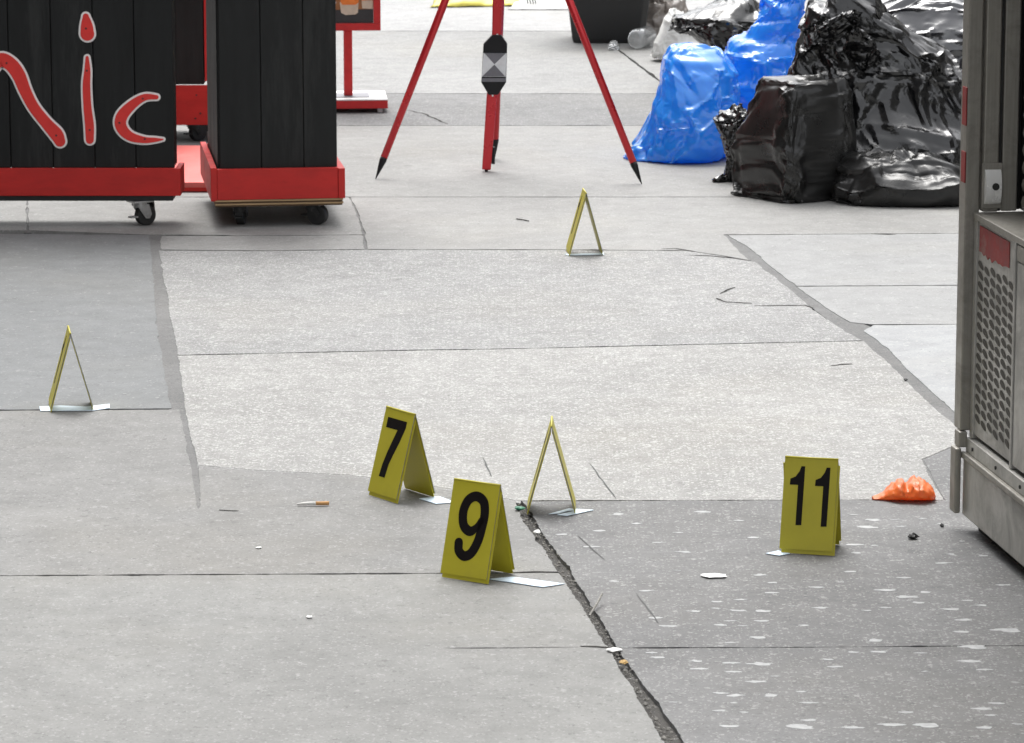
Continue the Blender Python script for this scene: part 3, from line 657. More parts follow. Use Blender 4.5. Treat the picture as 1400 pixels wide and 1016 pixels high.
# ------------------------------------------------------------------ bags: thin film folded by a small cloth solver
def superring(n, ex, rot):
    t = np.arange(n) / n * 2 * np.pi
    c, s = np.cos(t), np.sin(t); x = np.sign(c) * np.abs(c) ** (2 / ex); y = np.sign(s) * np.abs(s) ** (2 / ex)
    return x, y
def film(name, Yc, rings, m, ex=2.4, rot=0., nt_=128, nz=88, gt=1.16, gz=1.06, inn=.035, out=.012, steps=60, seed=0, bend=.12, crumple=.006, parent=None, zmin=.002, creases=170, camp=.011, flow=(0, -1), spread=.6, facets=40, fdep=.022):
    """rings (photo y, x left, x right, half depth, dY) bottom to top at distance Yc; the hull they span gets
    a film that is too large for it, which folds"""
    rng = np.random.RandomState(seed); R_ = []
    for py, xl, xr_, hd, dy in rings:
        a, z = V(xl, py, Yc + dy); b, _ = V(xr_, py, Yc + dy); R_.append([(a + b) / 2, Yc + dy, max(zmin, z), (b - a) / 2, hd])
    R_ = np.array(R_)
    first = R_[0].copy(); first[3:] *= .04; last = R_[-1].copy(); last[3:] *= .05
    R_ = np.vstack([first, R_, last])
    seg = np.sqrt(((np.diff(R_[:, :3], axis=0)) ** 2).sum(1) + np.diff(R_[:, 3]) ** 2 + .25 * np.diff(R_[:, 4]) ** 2) + 1e-4
    u = np.r_[0, np.cumsum(seg)]; uu = np.linspace(0, u[-1], nz)
    RR = np.stack([np.interp(uu, u, R_[:, k]) for k in range(5)], 1)
    for _ in range(2):
        RR[1:-1] = .25 * RR[:-2] + .5 * RR[1:-1] + .25 * RR[2:]
    x, y = superring(nt_, ex, rot)
    P = np.zeros((nt_, nz, 3)); ca, sa = math.cos(rot), math.sin(rot)
    ux = (x[:, None] * ca - y[:, None] * sa); uy = (x[:, None] * sa + y[:, None] * ca)
    sx = np.abs(ux).max(); sy = np.abs(uy).max()
    P[:, :, 0] = RR[None, :, 0] + ux / sx * RR[None, :, 3]; P[:, :, 1] = RR[None, :, 1] + uy / sy * RR[None, :, 4]; P[:, :, 2] = RR[None, :, 2]
    # low frequency lumps
    ph = rng.rand(8, 3) * 6.28
    for k in range(8):
        f = rng.randn(3) * 6; a = (np.sin(P @ f + ph[k, 0]))[..., None]
        P += a * rng.randn(3) * .0055 * np.array([1, 1, .6])
    Pc = P.reshape(-1, 3); mid = Pc.mean(0); dd = np.roll(P, -1, 0) - np.roll(P, 1, 0); ee = np.gradient(P, axis=1)
    n1 = np.cross(dd, ee).reshape(-1, 3); n1 /= np.linalg.norm(n1, axis=1, keepdims=True) + 1e-9
    orig = Pc.copy(); good = np.where((Pc[:, 2] > .05) & (np.abs(n1[:, 2]) < .97))[0]; n1[((Pc - mid) * n1).sum(1) < 0] *= -1
    for k in range(facets if len(good) else 0):
        i = good[rng.randint(len(good))]; n0 = n1[i] + rng.randn(3) * .13; n0 /= np.linalg.norm(n0)
        s1 = (Pc - Pc[i]) @ n0 + fdep * rng.uniform(.15, .9); near = (np.linalg.norm(Pc - Pc[i], axis=1) < .25) & ((n1 @ n0) > .2)
        Pc = Pc - n0 * (np.clip(s1, 0, fdep) * near)[:, None]
        o_ = Pc - orig; l_ = np.linalg.norm(o_, axis=1)[:, None] + 1e-9; Pc = orig + o_ * np.minimum(1, fdep * 1.1 / l_)
    P = Pc.reshape(P.shape)
    P[..., 2] = np.maximum(P[..., 2], zmin)
    H0 = P.copy()
    dth = np.roll(P, -1, 0) - np.roll(P, 1, 0); dz = np.gradient(P, axis=1)
    nr = np.cross(dth, dz); nr /= np.linalg.norm(nr, axis=2, keepdims=True) + 1e-9
    id_ = np.arange(nt_ * nz).reshape(nt_, nz); C = []
    Pf = P.reshape(-1, 3)
    def con(a, b, g, k):
        a = a.ravel(); b = b.ravel(); C.append((a, b, (np.linalg.norm(Pf[a] - Pf[b], axis=1) * g)[:, None] + 1e-5, k))
    r1 = np.roll(id_, -1, 0); r2 = np.roll(id_, -2, 0)
    for o in (0, 1): con(id_[o::2], r1[o::2], gt, 1.)
    for o in (0, 1): con(id_[:, o:-1:2], id_[:, o + 1::2][:, :len(range(o, nz - 1, 2))], gz, 1.)
    gd = (gt + gz) / 2
    for o in (0, 1):
        con(id_[o::2, :-1], r1[o::2, 1:], gd, .5)
        con(id_[o::2, 1:], r1[o::2, :-1], gd, .5)
    for o in range(4): con(id_[o::4], r2[o::4], gt, bend)
    for o in range(4):
        a = id_[:, o:nz - 2:4]; con(a, a + 2, gz, bend)
    flat_ = rng.randn(nt_, nz)
    for _ in range(3): flat_ = (flat_ + np.roll(flat_, 1, 0) + np.roll(flat_, -1, 0) + np.roll(flat_, 1, 1) + np.roll(flat_, -1, 1)) / 2.6
    streak = rng.randn(nt_); streak = np.convolve(np.r_[streak, streak[:4]], [.3, .4, .3], 'same')[:nt_]
    P += nr * (flat_ * crumple * .6 + streak[:, None] * crumple)[..., None]
    vel = np.zeros_like(P); P = P.reshape(-1, 3); prev = P.copy(); h0 = H0.reshape(-1, 3); nn = nr.reshape(-1, 3)
    inv = np.clip(inn * (.4 + .9 * (np.sin(h0 @ (rng.randn(3) * 9)) * .5 + .5)), .004, None)
    for it in range(steps):
        v = (P - prev) * .85; prev = P.copy(); P = P + v; P[:, 2] -= .0004
        for rep in range(2):
            for a, b, rest, k in C:
                d = P[b] - P[a]; l = np.sqrt((d * d).sum(1))[:, None] + 1e-9
                q = d * ((l - rest) / l * (.5 * k))
                if k < .3: q = np.where(l < rest, q, 0)
                P[a] += q; P[b] -= q
            off = P - h0; dn = (off * nn).sum(1); tg = off - nn * dn[:, None]
            tl = np.sqrt((tg * tg).sum(1))[:, None] + 1e-9; tg *= np.minimum(1, .03 / tl)
            dn = np.clip(dn, -inv, out); P = h0 + nn * dn[:, None] + tg
            P[:, 2] = np.maximum(P[:, 2], zmin)
    # upsample and press sharp, straight creases of limited length into the film
    g = P.reshape(nt_, nz, 3); hn = nr
    def up(A):
        B = np.empty((A.shape[0] * 2, A.shape[1], 3)); B[::2] = A; B[1::2] = (9 * (A + np.roll(A, -1, 0)) - np.roll(A, 1, 0) - np.roll(A, -2, 0)) / 16
        D = np.empty((B.shape[0], B.shape[1] * 2 - 1, 3)); D[:, ::2] = B; D[:, 1::2] = .5 * (B[:, 1:] + B[:, :-1]); return D
    g = up(g); hn = up(hn); hn /= np.linalg.norm(hn, axis=2, keepdims=True) + 1e-9
    nt_, nz = g.shape[:2]; id_ = np.arange(nt_ * nz).reshape(nt_, nz); r1 = np.roll(id_, -1, 0)
    P = g.reshape(-1, 3); hn = hn.reshape(-1, 3); size = (P.max(0) - P.min(0)).max(); hh = np.zeros(len(P))
    fl = np.array([flow[0], 0, flow[1]], float); fl /= np.linalg.norm(fl)
    for k in range(creases):
        ci = rng.randint(len(P)); c0, n0 = P[ci], hn[ci]
        t = fl + rng.randn(3) * spread; t -= n0 * (t @ n0); t /= np.linalg.norm(t) + 1e-6; q = np.cross(n0, t)
        ln = size * rng.uniform(.08, .42); wd = ln * rng.uniform(.05, .3); d = P - c0
        along = np.clip(1 - np.abs(d @ t) / ln, 0, 1); s_q = d @ q; asy = rng.uniform(.3, 1.6)
        ac = np.clip(1 - np.abs(s_q) / np.where(s_q > 0, wd, wd * asy), 0, 1)
        dep = np.clip(1 - np.abs(d @ n0) / (ln * .7), 0, 1)
        hh += np.minimum(along * 1.6, 1) * ac * dep * rng.choice([1, -1], p=[.5, .5]) * min(camp, wd * .4) * rng.uniform(.4, 1.)
    P = P + hn * hh[:, None]; P[:, 2] = np.maximum(P[:, 2], zmin)
    fs = []
    a = id_[:, :-1].ravel(); b = r1[:, :-1].ravel(); c = r1[:, 1:].ravel(); d = id_[:, 1:].ravel()
    fs = np.stack([a, b, c, d], 1).tolist() + [id_[::-1, 0].tolist(), id_[:, -1].tolist()]
    ctr = np.array([R_[1][0], Yc, 0]); P = P - ctr
    o = mesh(name, P.tolist(), fs, m, parent, True); o.data.set_sharp_from_angle(angle=math.radians(23))
    o.location = ctr
    return o
def bag(lbl, cat, *a, group=None, name='trash_bag', **k):
    return tag(film(name, *a, **k), lbl, cat, group)
GB = 'full trash bags piled by the metal kiosk'
import time; T0_ = time.time()
bag('matt black boxy trash bag at the front left corner of the pile', 'trash bag', 12.62,
    [(278, 1006, 1182, .17, 0), (262, 1001, 1188, .19, 0), (220, 1000, 1182, .20, 0), (170, 1004, 1176, .20, 0), (135, 1018, 1168, .20, 0), (116, 1026, 1162, .19, 0), (108, 1036, 1152, .165, 0), (106, 1070, 1125, .08, 0)],
    M['bagm'], ex=6, rot=R(24), gt=1.02, gz=1.01, inn=.010, out=.004, seed=3, group=GB, bend=.3, creases=130, camp=.010, flow=(.5, -.8))
bag('low shiny black trash bag at the foot of the pile, right of the boxy bag', 'trash bag', 12.55,
    [(281, 1140, 1345, .15, 0), (262, 1130, 1350, .18, 0), (230, 1130, 1345, .19, 0), (206, 1138, 1315, .16, .02), (192, 1155, 1280, .12, .03), (186, 1180, 1250, .06, .03)],
    M['bagm'], ex=2.8, gt=1.05, gz=1.03, inn=.03, fdep=.03, seed=5, group=GB)
big = bag('big glossy black trash bag with deep creases on top of the pile', 'trash bag', 12.86,
    [(268, 1200, 1372, .17, -.10), (240, 1160, 1376, .23, -.12), (190, 1096, 1372, .26, -.10), (150, 1082, 1358, .24, -.05), (112, 1084, 1340, .22, -.05), (80, 1084, 1322, .20, -.06), (52, 1086, 1296, .17, -.06), (30, 1092, 1256, .13, -.05), (10, 1104, 1222, .10, -.05), (-4, 1126, 1196, .06, -.05), (-12, 1142, 1178, .03, -.05)],
    M['bagk'], ex=2.3, nt_=144, nz=100, gt=1.06, gz=1.03, inn=.03, out=.012, seed=11, group=GB, bend=.22, steps=60, crumple=.008, creases=260, camp=.015, flow=(.7, -.7), spread=.3, facets=40, fdep=.024)
for i_, (rg, sd, fl_) in enumerate((([(96, 1172, 1192, .02, 0), (84, 1160, 1204, .035, 0), (72, 1150, 1216, .045, -.01), (60, 1152, 1212, .05, -.03), (46, 1160, 1206, .04, -.05), (34, 1170, 1192, .02, -.06)], 13, (.3, 1)), ([(52, 1120, 1142, .02, 0), (44, 1106, 1160, .035, -.01), (30, 1104, 1178, .04, -.02), (14, 1122, 1186, .04, -.03), (2, 1146, 1182, .02, -.03)], 14, (1, .4)))):
    tf = film('bag_knot', 12.66, rg, M['bagk'], ex=2.2, nt_=64, nz=44, gt=1.25, gz=1.15, inn=.02, out=.01, seed=sd, creases=90, camp=.009, flow=fl_, spread=.4, zmin=.05)
    tf.parent = big; tf.location = tf.location - big.location
bag('grey sheened black trash bag at the top right behind the big glossy one', 'trash bag', 13.55,
    [(236, 1180, 1420, .2, 0), (200, 1160, 1440, .26, 0), (120, 1140, 1440, .26, 0), (60, 1138, 1430, .25, 0), (20, 1150, 1420, .22, 0), (-12, 1175, 1390, .16, 0), (-30, 1230, 1330, .08, 0), (-50, 1262, 1296, .03, 0)],
    M['bagg'], ex=2.6, gt=1.05, gz=1.03, inn=.03, seed=21, group=GB, facets=50, fdep=.04, flow=(.8, .5), spread=.3)
bag('small black trash bag squeezed between the blue bag and the boxy black bag', 'trash bag', 13.0,
    [(240, 974, 1010, .06, -.02), (225, 978, 1020, .08, 0), (195, 975, 1022, .10, 0), (168, 964, 1026, .10, 0), (150, 955, 1030, .09, 0), (139, 966, 1024, .06, 0), (134, 985, 1008, .03, 0)],
    M['bagk'], ex=2.2, nt_=96, nz=64, gt=1.1, gz=1.08, inn=.02, seed=31, group=GB)
bag('blue trash bag leaning at the left end of the pile behind the tripod leg', 'trash bag', 13.62,
    [(212, 862, 990, .16, 0), (200, 850, 1000, .20, 0), (180, 854, 1006, .21, 0), (150, 868, 1012, .21, 0), (115, 880, 1010, .20, .02), (85, 888, 1004, .18, .04), (64, 896, 990, .15, .05), (52, 912, 978, .10, .06), (47, 934, 960, .03, .06)],
    M['bagb'], ex=2.4, gt=1.03, gz=1.02, inn=.02, seed=41, group=GB, bend=.3, crumple=.003, creases=150, camp=.010, flow=(.6, -.8), spread=.3, fdep=.018)
bag('blue trash bag with a twisted top, behind the boxy black bag', 'trash bag', 13.95,
    [(200, 980, 1120, .16, 0), (180, 970, 1130, .2, 0), (140, 966, 1132, .22, 0), (95, 968, 1124, .22, 0), (60, 978, 1112, .19, 0), (42, 990, 1104, .14, 0), (33, 1012, 1102, .11, 0), (24, 1026, 1102, .09, -.02), (12, 1026, 1106, .09, -.02), (-6, 1036, 1112, .09, -.02), (-26, 1052, 1112, .07, -.02), (-40, 1070, 1110, .03, -.02)],
    M['bagb'], ex=2.5, gt=1.04, gz=1.03, inn=.025, seed=52, group=GB, bend=.3, crumple=.003, creases=170, camp=.011, flow=(1, -.25), spread=.3, fdep=.018)
bag('glossy black trash bag behind the two blue bags', 'trash bag', 15.9,
    [(112, 1000, 1060, .2, 0), (95, 985, 1075, .25, 0), (70, 968, 1085, .28, 0), (50, 952, 1085, .28, 0), (36, 926, 1080, .28, 0), (20, 906, 1078, .26, 0), (2, 918, 1060, .22, 0), (-10, 960, 1040, .14, 0), (-20, 990, 1015, .04, 0)],
    M['bagk'], ex=2.3, nt_=104, nz=72, gt=1.06, gz=1.04, inn=.03, seed=61, group=GB)
bag('white plastic bag lying left of the black bag, far end of the pile', 'plastic bag', 16.9,
    [(70, 888, 970, .10, 0), (60, 884, 974, .13, 0), (45, 888, 974, .13, 0), (30, 896, 965, .12, 0), (14, 903, 955, .10, 0), (2, 912, 938, .04, 0)],
    M['bagw'], ex=2.2, nt_=96, nz=60, gt=1.03, gz=1.03, inn=.02, seed=71, creases=60)
bag('cloudy translucent trash bag standing against the black bin', 'trash bag', 18.0,
    [(56, 872, 930, .14, 0), (45, 867, 940, .18, 0), (20, 864, 944, .2, 0), (-15, 866, 940, .19, 0), (-40, 876, 925, .12, 0), (-52, 892, 910, .04, 0)],
    M['bagc'], ex=2.4, nt_=96, nz=64, gt=1.16, gz=1.12, inn=.05, seed=81)
# crumpled clear cup and bottle by the bin
bag('small crumpled scrap of clear plastic by the bin', 'litter', 17.35, [(63, 838, 852, .025, 0), (58, 837, 853, .03, 0), (54, 842, 850, .012, 0)], M['clear'], name='plastic_scrap', nt_=40, nz=24, gt=1.3, gz=1.2, inn=.015, seed=91)
bx, by = G(869, 68)
bt_ = MB().tube([(0, 0, 0), (0, .01, 0), (0, .03, 0), (0, .17, 0), (0, .2, 0), (0, .215, 0)], [.030, .042, .046, .046, .02, .014], 20)
bo = bt_.build('plastic_bottle', M['clear'], None, True); bo.location = (bx, by, .047); bo.rotation_euler = (0, 0, R(-20))
tag(bo, 'clear plastic bottle lying base towards the camera beside the black bin', 'bottle')
# the bin
Yb = G(830, 60)[1] + .02
bn = empty('trash_bin', (V(833, 60, Yb)[0], Yb, 0), 0, 'tapered black plastic trash bin with its rim out of the frame', 'bin')
bl, br_ = V(784, 60, Yb)[0] - bn.location.x, V(880, 60, Yb)[0] - bn.location.x
vs = []; zz = [0, .02, .55, .60]; gr = [0, .005, .07, .085]
for z, g in zip(zz, gr):
    for (xx, yy) in ((bl - g + .03, -g), (br_ + g - .03, -g), (br_ + g, .03 - g), (br_ + g, .33 + g), (br_ + g - .03, .36 + g), (bl - g + .03, .36 + g), (bl - g, .33 + g), (bl - g, .03 - g)): vs.append((xx, yy, z))
fs = [tuple(range(8))[::-1]] + [(i * 8 + k, i * 8 + (k + 1) % 8, (i + 1) * 8 + (k + 1) % 8, (i + 1) * 8 + k) for i in range(3) for k in range(8)]
b1 = mesh('body', vs, fs, M['bin'], bn, False, .006); sl = b1.modifiers.new('t', 'SOLIDIFY'); sl.thickness = .006
rim = MB().box(bl - .105, br_ + .105, -.105, -.075, .57, .61).box(bl - .105, br_ + .105, .44, .465, .57, .61).box(bl - .105, bl - .08, -.074, .439, .57, .61).box(br_ + .08, br_ + .105, -.074, .439, .57, .61).build('rim', M['bin'], bn, False, .004)
# papers far behind the tripod
def sheet(name, pix, m, amp, lbl, cat, seed, th=.012):
    P4 = [Vector((*G(*p), 0)) for p in pix]; n = 26; vs = []
    for i in range(n):
        for j in range(n):
            u, v = i / (n - 1), j / (n - 1); p = (P4[0] * (1 - u) + P4[1] * u) * (1 - v) + (P4[3] * (1 - u) + P4[2] * u) * v
            q = abs(noise.noise((p.x * 7, p.y * 7, seed))) + .5 * abs(noise.noise((p.x * 22, p.y * 22, seed)))
            vs.append((p.x + .02 * noise.noise((p.x * 9, p.y * 9, seed + 4)), p.y, .003 + amp * q * (1 if 0 < i < n - 1 and 0 < j < n - 1 else .2)))
    fs = [(i * n + j, (i + 1) * n + j, (i + 1) * n + j + 1, i * n + j + 1) for i in range(n - 1) for j in range(n - 1)]
    o = mesh(name, vs, fs, m, None, True); s = o.modifiers.new('t', 'SOLIDIFY'); s.thickness = .0015; s.offset = 0
    return tag(o, lbl, cat)
sheet('yellow_sheet', [(590, 11), (706, 9), (740, -22), (610, -24)], M['ysheet'], .05, 'crumpled yellow plastic sheet lying behind the tripod', 'sheet', 3)
ws = sheet('paper_bag', [(698, 14), (792, 14), (790, -40), (700, -40)], M['paper'], .03, 'flattened white paper bag with black printed bars behind the tripod', 'paper bag', 8)
for k in range(4):
    x0 = 718 + k * 3.2; A = [G(x0, -2), G(x0 + 1.6, -2), G(x0 + 4.6 + k * .6, 12), G(x0 + 2.8 + k * .6, 12)]
    MB().prism([tuple(p) for p in A], .026, .028).build('printed_bar', M['digit'], ws)
# ------------------------------------------------------------------ kiosk
KD = Vector((.143, -1)).normalized()          # along its long face, towards the camera
KN = Vector((KD.y, -KD.x))                    # outward normal of the long face (towards -x)
if KN.x > 0: KN = -KN
YK = 7.72
def onx(px, py, Yd): return V(px, py, Yd)[0]
kc = Vector((onx(1315, 703, YK), YK))         # far corner of skirt
kz0 = V(1315, 703, YK)[1]; kz1 = V(1320, 597, YK)[1]; kz2 = V(1328, 290, YK)[1]
ang = math.atan2(-KN.y, -KN.x)                # local x axis points inward (away from face)
kio = empty('street_kiosk', (kc.x, kc.y, 0), ang, 'worn stainless steel street kiosk with perforated panel, at the right edge', 'kiosk')
# local frame: x inward, y away from camera (far end y=0), so the face runs to y = -LK
LK, DK = 2.3, 1.1
def kb(name, x0, x1, y0, y1, z0, z1, m, bev=.0015, parent=kio): return box(name, x0, x1, y0, y1, z0, z1, m, parent, bev)
kb('kick_plate', .03, DK - .03, -LK + .05, -.02, .0, kz0 + .02, M['kick'])
kb('skirt', 0, DK, -LK, 0, kz0, kz1 - .045, M['steel'], .003)
kb('skirt_lip', -.006, DK, -LK, .002, kz1 - .0445, kz1 - .030, M['steeld'], .004)
kb('skirt_rail', .004, DK, -LK, -.002, kz1 - .0295, kz1, M['steel'], .002)
kb('corner_bumper', -.020, -.0065, -.012, .03, kz0 + .004, kz1 - .022, M['steeld'], .004)
kb('corner_bumper_top', -.012, .006, -.008, .03, kz1 - .0215, kz1 + .012, M['steeld'], .003)
for k in range(12):
    MB().tube([(.004, -.06 - k * .18, kz1 - .015), (.0015, -.06 - k * .18, kz1 - .015)], .004, 8).build('rivet', M['steeldk'], kio)
# lower body
xw = .012
kb('end_post', xw - .020, xw + .010, -.001, .05, kz1 + .0125, 2.25, M['steeld'], .003)
kb('cabinet_core', xw + .012, DK - .01, -LK + .01, -.002, kz1 + .001, kz2 - .014, M['steeldk'])
kb('cabinet_top', xw - .004, DK, -LK, -.003, kz2 - .0135, kz2, M['steeld'], .002)
PL = [(.0, .034), (.034, .315)]
kb('panel_stile', xw - .001, xw + .011, -.028, -.003, kz1 + .001, kz2 - .014, M['steel'])
pf = kb('perforated_panel', xw + .003, xw + .0115, -.318, -.0285, kz1 + .010, kz2 - .0145, M['steel'], 0)
kb('panel_stile', xw - .004, xw + .011, -.330, -.3185, kz1 + .001, kz2 - .014, M['steel'])
for k in range(3):
    a = -.332 - k * .64; kb('cabinet_door', xw - .002, xw + .0115, a - .632, a - .004, kz1 + .010, kz2 - .05, M['steel'], .003)
    kb('door_header', xw - .003, xw + .0115, a - .632, a - .004, kz2 - .048, kz2 - .016, M['steeld'], .002)
hm = MB(); holes = MB(); nr_, nc_ = 16, 6
ph0 = kz1 + .045; ph1 = kz2 - .105
for r in range(nr_):
    for c in range(nc_):
        yy = -.052 - c * .046; z = ph0 + (ph1 - ph0) * r / (nr_ - 1) - (.005 if c % 2 else 0)
        n = 12; vs = [(xw + .0022, yy + .0205 * math.cos(math.pi * 2 * q / n), z + (.0105 if math.sin(math.pi * 2 * q / n) > 0 else .0045) * math.sin(math.pi * 2 * q / n) + .004 * math.cos(math.pi * 2 * q / n)) for q in range(n)]
        holes.add(vs, [tuple(range(n))])
        # small pressed hood above each hole
        hv = []; 
        for q in range(6):
            a = math.pi * q / 5
            hv += [(xw + .003, yy + .019 * math.cos(a), z + .005 + .0075 * math.sin(a)), (xw - .0015, yy + .016 * math.cos(a), z + .003 + .006 * math.sin(a))]
        hm.add(hv, [(2 * q, 2 * q + 1, 2 * q + 3, 2 * q + 2) for q in range(5)])
ho = holes.build('perforation', M['hole'], pf); ho['kind'] = 'stuff'
TY = Matrix(((0, 0, -1, xw + .0028), (-1, 0, 0, 0), (0, 1, 0, 0), (0, 0, 0, 1)))
rp_ = [(.04, kz2 - .022), (.265, kz2 - .022)] + [(.265 - .225 * q / 14, kz2 - .074 - .022 * abs(noise.noise((q * .55, 3, 1)))) for q in range(15)]
MB().prism(rp_, .0, .0015, TY).build('paint_patch', M['redmark'], pf)
# upper frame
kb('frame_post', xw + .014, xw + .046, -.012, .045, kz2 + .001, 2.25, M['steeld'], .003)
kb('frame_groove', xw + .0465, xw + .054, .0, .04, kz2 + .001, 2.25, M['steeldk'], 0)
kb('frame_post', xw + .0545, xw + .088, -.006, .045, kz2 + .001, 2.25, M['steeld'], .003)
kb('frame_groove', xw + .0885, xw + .10, .02, .045, kz2 + .001, 2.25, M['kick'], 0)
kb('shutter_guide', xw + .1005, xw + .12, -.03, .04, kz2 + .001, 2.2, M['steeldk'], .002)
nsl = 42; z0 = kz2 + .004; hh = (2.18 - z0) / nsl
for k in range(nsl):
    za = z0 + k * hh
    pr = [(0, 0), (-.006, hh * .2), (-.009, hh * .5), (-.006, hh * .82), (0, hh * .95)]
    vs = []; yA, yB = -.031, -LK + .03
    for yy in (yA, yB):
        for a, b in pr: vs.append((xw + .098 + a, yy, za + b))
    mesh('shutter_slat', vs, [(i, i + 1, i + 6, i + 5) for i in range(4)], M['steeld'], kio, True)
kb('upper_core', xw + .1005, DK - .01, -LK + .01, -.031, kz2 + .001, 2.2, M['steeldk'])
kb('roof', -.12, DK + .1, -LK - .1, .14, 2.251, 2.31, M['steeld'], .004)
# latch on the frame post, facing the camera side
lz0, lz1 = V(1350, 284, YK)[1], V(1350, 222, YK)[1]
lx0, lx1 = xw + .010, xw + .052
lt = kb('latch_plate', lx0, lx1, -.018, -.0125, lz0, lz1, M['steeld'], .001)
hv = []; n = 12
for q in range(n + 1):
    a = -math.pi / 2 + math.pi * q / n
    hv += [(lx0 + .005, -.0185 - .014 * math.cos(a), (lz0 + lz1) / 2 - .002 + (lz1 - lz0) * .38 * math.sin(a)), (lx1 - .004, -.0185 - .014 * math.cos(a), (lz0 + lz1) / 2 - .002 + (lz1 - lz0) * .38 * math.sin(a))]
mesh('latch_handle', hv, [(2 * q, 2 * q + 1, 2 * q + 3, 2 * q + 2) for q in range(n)] + [tuple(2 * q for q in range(n + 1)), tuple(2 * q + 1 for q in range(n, -1, -1))], M['chrome'], lt, False)
MB().tube([((lx0 + lx1) / 2 + .004, -.030, (lz0 + lz1) / 2), ((lx0 + lx1) / 2 + .004, -.0345, (lz0 + lz1) / 2)], .0075, 14).build('lock', M['steeldk'], lt)
for pa, pb_ in ((208, 250), (120, 172)):
    MB().box(xw - .0225, xw - .0202, -.0005, .03, V(1315, pb_, YK)[1] if 0 else V(1315, pb_, YK)[1], V(1315, pa, YK)[1]).build('paint_patch', M['redmark'], kio)
# ------------------------------------------------------------------ litter
def lump(name, px, py, w_, d_, h_, m, lbl, cat, seed, n=14, group=None, lean=0.):
    x, y = G(px, py); vs = []; fs = []
    rows = 9
    for i in range(rows):
        t = i / (rows - 1)
        for k in range(n):
            a = 2 * math.pi * k / n; rr = math.sin(math.pi * (.08 + .88 * t)) ** .6
            f = 1 + .5 * noise.noise((math.cos(a) * 1.7 + seed, math.sin(a) * 1.7, t * 2)) + .25 * noise.noise((math.cos(a) * 5, math.sin(a) * 5 + seed, t * 5))
            vs.append((w_ / 2 * rr * f * math.cos(a) + lean * t, d_ / 2 * rr * f * math.sin(a), .001 + h_ * t * (.75 + .5 * abs(noise.noise((math.cos(a) * 2, seed, math.sin(a) * 2))))))
    for i in range(rows - 1): fs += [(i * n + k, i * n + (k + 1) % n, (i + 1) * n + (k + 1) % n, (i + 1) * n + k) for k in range(n)]
    fs += [tuple(range(n))[::-1], tuple((rows - 1) * n + k for k in range(n))]
    o = mesh(name, vs, fs, m, None, False); o.location = (x, y, 0); return tag(o, lbl, cat, group) if lbl else o
# orange wrapper: crumpled sheet with a pinched left end
def wrapper():
    x0, y0 = G(1236, 682); n, k = 40, 26; vs = []
    prof = [(0, .012, .004), (.18, .022, .014), (.34, .04, .036), (.46, .046, .050), (.53, .043, .032), (.68, .05, .052), (.85, .046, .042), (.96, .034, .026), (1, .012, .012)]
    for i in range(n):
        u = i / (n - 1); wd = np.interp(u, [p[0] for p in prof], [p[1] for p in prof]); ht = np.interp(u, [p[0] for p in prof], [p[2] for p in prof])
        for j in range(k):
            a = math.pi * 2 * j / k; cx_, cz_ = math.cos(a), math.sin(a)
            f = 1 + .35 * abs(noise.noise((u * 7, cx_ * 2, cz_ * 2))) + .22 * abs(noise.noise((u * 25, cx_ * 6, cz_ * 6))) - .2 * abs(noise.noise((u * 16 + cx_ * 3, 5, cz_ * 4)))
            z = ht * (.5 + .5 * cz_) * f
            z *= .82
            vs.append((x0 - .068 + .134 * u + .004 * noise.noise((u * 7, cx_ * 3, cz_ * 3)), y0 + wd * cx_ * f, max(.001, z)))
    fs = [(i * k + j, i * k + (j + 1) % k, (i + 1) * k + (j + 1) % k, (i + 1) * k + j) for i in range(n - 1) for j in range(k)] + [tuple(range(k)), tuple((n - 1) * k + j for j in range(k))[::-1]]
    return tag(mesh('wrapper', vs, fs, M['orange'], None, True), 'crumpled orange paper wrapper beside the kiosk corner', 'wrapper')
wrapper()
cg = empty('cigarette_butt', (*G(432, 692), .006), R(4), 'bent cigarette butt with tan filter left of marker 7', 'cigarette butt')
MB().tube([(0, 0, 0), (.028, 0, 0)], .0042, 10).build('filter', M['tobacco'], cg, True)
MB().tube([(-.001, 0, 0), (-.014, .001, 0), (-.026, .004, -.001), (-.040, .002, -.002)], [.0041, .0038, .0032, .002], 10).build('paper', M['ash'], cg, True)
lump('paper_scrap', 974, 789, .05, .03, .006, M['paper'], 'flat torn white paper scrap on the dark slab left of marker 11', 'paper scrap', 3)
lump('dark_pebble', 1248, 737, .022, .02, .012, M['rubber'], 'black chip on the dark slab below the orange wrapper', 'debris', 4, 9)
lump('dark_pebble', 1288, 721, .009, .009, .007, M['rubber'], 'tiny black chip right of the larger one below the orange wrapper', 'debris', 5, 8)
lump('green_scrap', 711, 698, .022, .02, .010, M['green'], 'small green scrap at the top end of the dirt filled joint', 'scrap', 6, 9)
lump('paper_scrap', 734, 730, .014, .02, .008, M['paper'], 'white chip in the dirt joint beside marker 9', 'paper scrap', 7, 9)
lump('dry_leaf', 853, 908, .017, .022, .008, M['brown'], 'small yellow brown leaf in the dirt filled joint below the pale slab corner', 'leaf', 8, 9)
lump('paper_scrap', 840, 891, .03, .02, .006, M['paper'], 'white paper scrap in the dirt joint next to the yellow leaf', 'paper scrap', 9, 11)
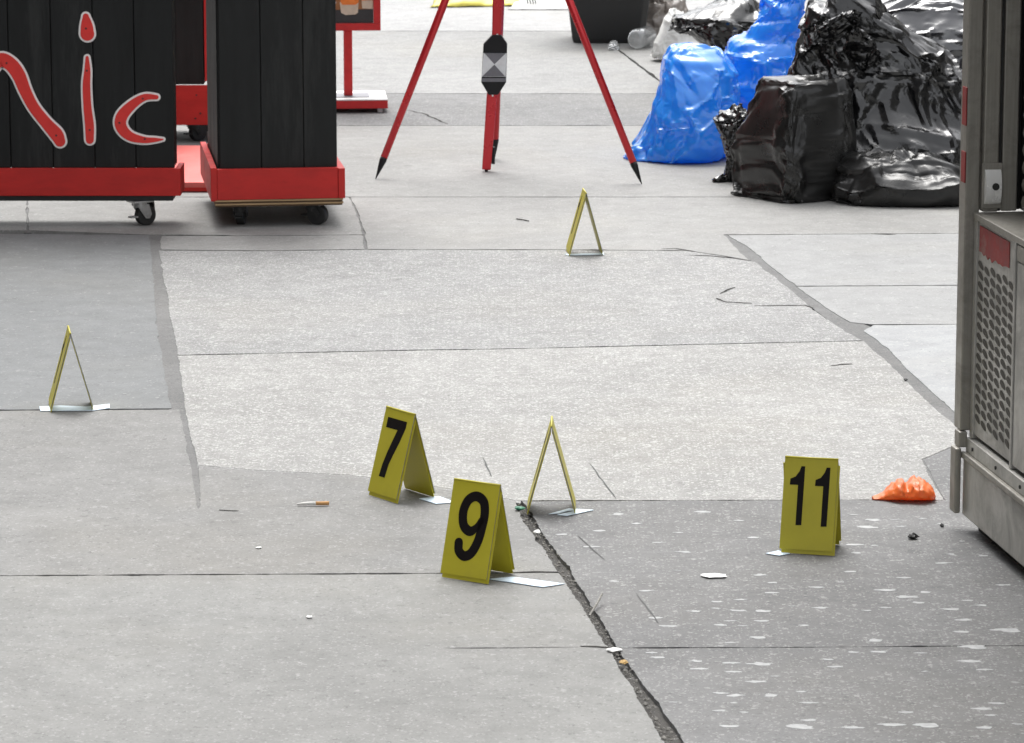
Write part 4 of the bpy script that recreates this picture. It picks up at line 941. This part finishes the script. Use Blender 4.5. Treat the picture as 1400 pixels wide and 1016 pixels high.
lump('dark_pebble', 1238, 521, .010, .012, .008, M['rubber'], 'tiny black chip on the pale slab near the right joint', 'debris', 10, 8)
lump('dark_pebble', 1358, 789 - 45, .012, .012, .008, M['rubber'], 'tiny dark chip on the ground near the kiosk base', 'debris', 11, 8)
lump('paper_scrap', 423, 845, .012, .012, .004, M['paper'], 'tiny white chip lying alone on the lower left slab', 'paper scrap', 12, 8)
lump('paper_scrap', 354, 750, .012, .012, .003, M['paper'], 'tiny white chip on the left slab above the long joint', 'paper scrap', 13, 8)
tw = MB().tube([(*G(706, 301), .004), (*G(716, 303), .005), (*G(723, 304), .004)], .002, 6).build('twig', M['crack']); tag(tw, 'thin dark twig on the pale slab left of the farthest marker', 'twig')
tw = MB().tube([(*G(806, 842), .0), (*G(817, 832), .012), (*G(823, 826), .02)], .0022, 6).build('twig', M['pebble']); tag(tw, 'short twig standing out of the dirt filled joint', 'twig')
# loose gravel in the dirt joint
gv = MB(); rng = random.Random(5)
for k in range(420):
    t = rng.random(); seq = L3l + L3l2[1:] + L3l3[1:]; i = min(len(seq) - 2, int(t * (len(seq) - 1))); f = t * (len(seq) - 1) - i
    px = seq[i][0] * (1 - f) + seq[i + 1][0] * f + rng.gauss(4, 5); py = seq[i][1] * (1 - f) + seq[i + 1][1] * f + rng.uniform(-3, 3)
    x, y = G(px, py); r = rng.uniform(.0012, .0036) * (1.7 if rng.random() < .07 else 1); z = -.004 + rng.random() * .004
    vs = [(x + r * rng.uniform(.6, 1.2) * a, y + r * rng.uniform(.6, 1.2) * b, z + r * c) for a, b, c in ((1, 0, 0), (-1, 0, 0), (0, 1, 0), (0, -1, 0), (0, 0, .8), (0, 0, -.8))]
    gv.add(vs, [(0, 2, 4), (2, 1, 4), (1, 3, 4), (3, 0, 4), (2, 0, 5), (1, 2, 5), (3, 1, 5), (0, 3, 5)])
tag(gv.build('gravel', M['pebble']), 'loose grit and crumbs in the dirt filled joint', 'gravel', None, 'stuff')
print('bags', time.time() - T0_)
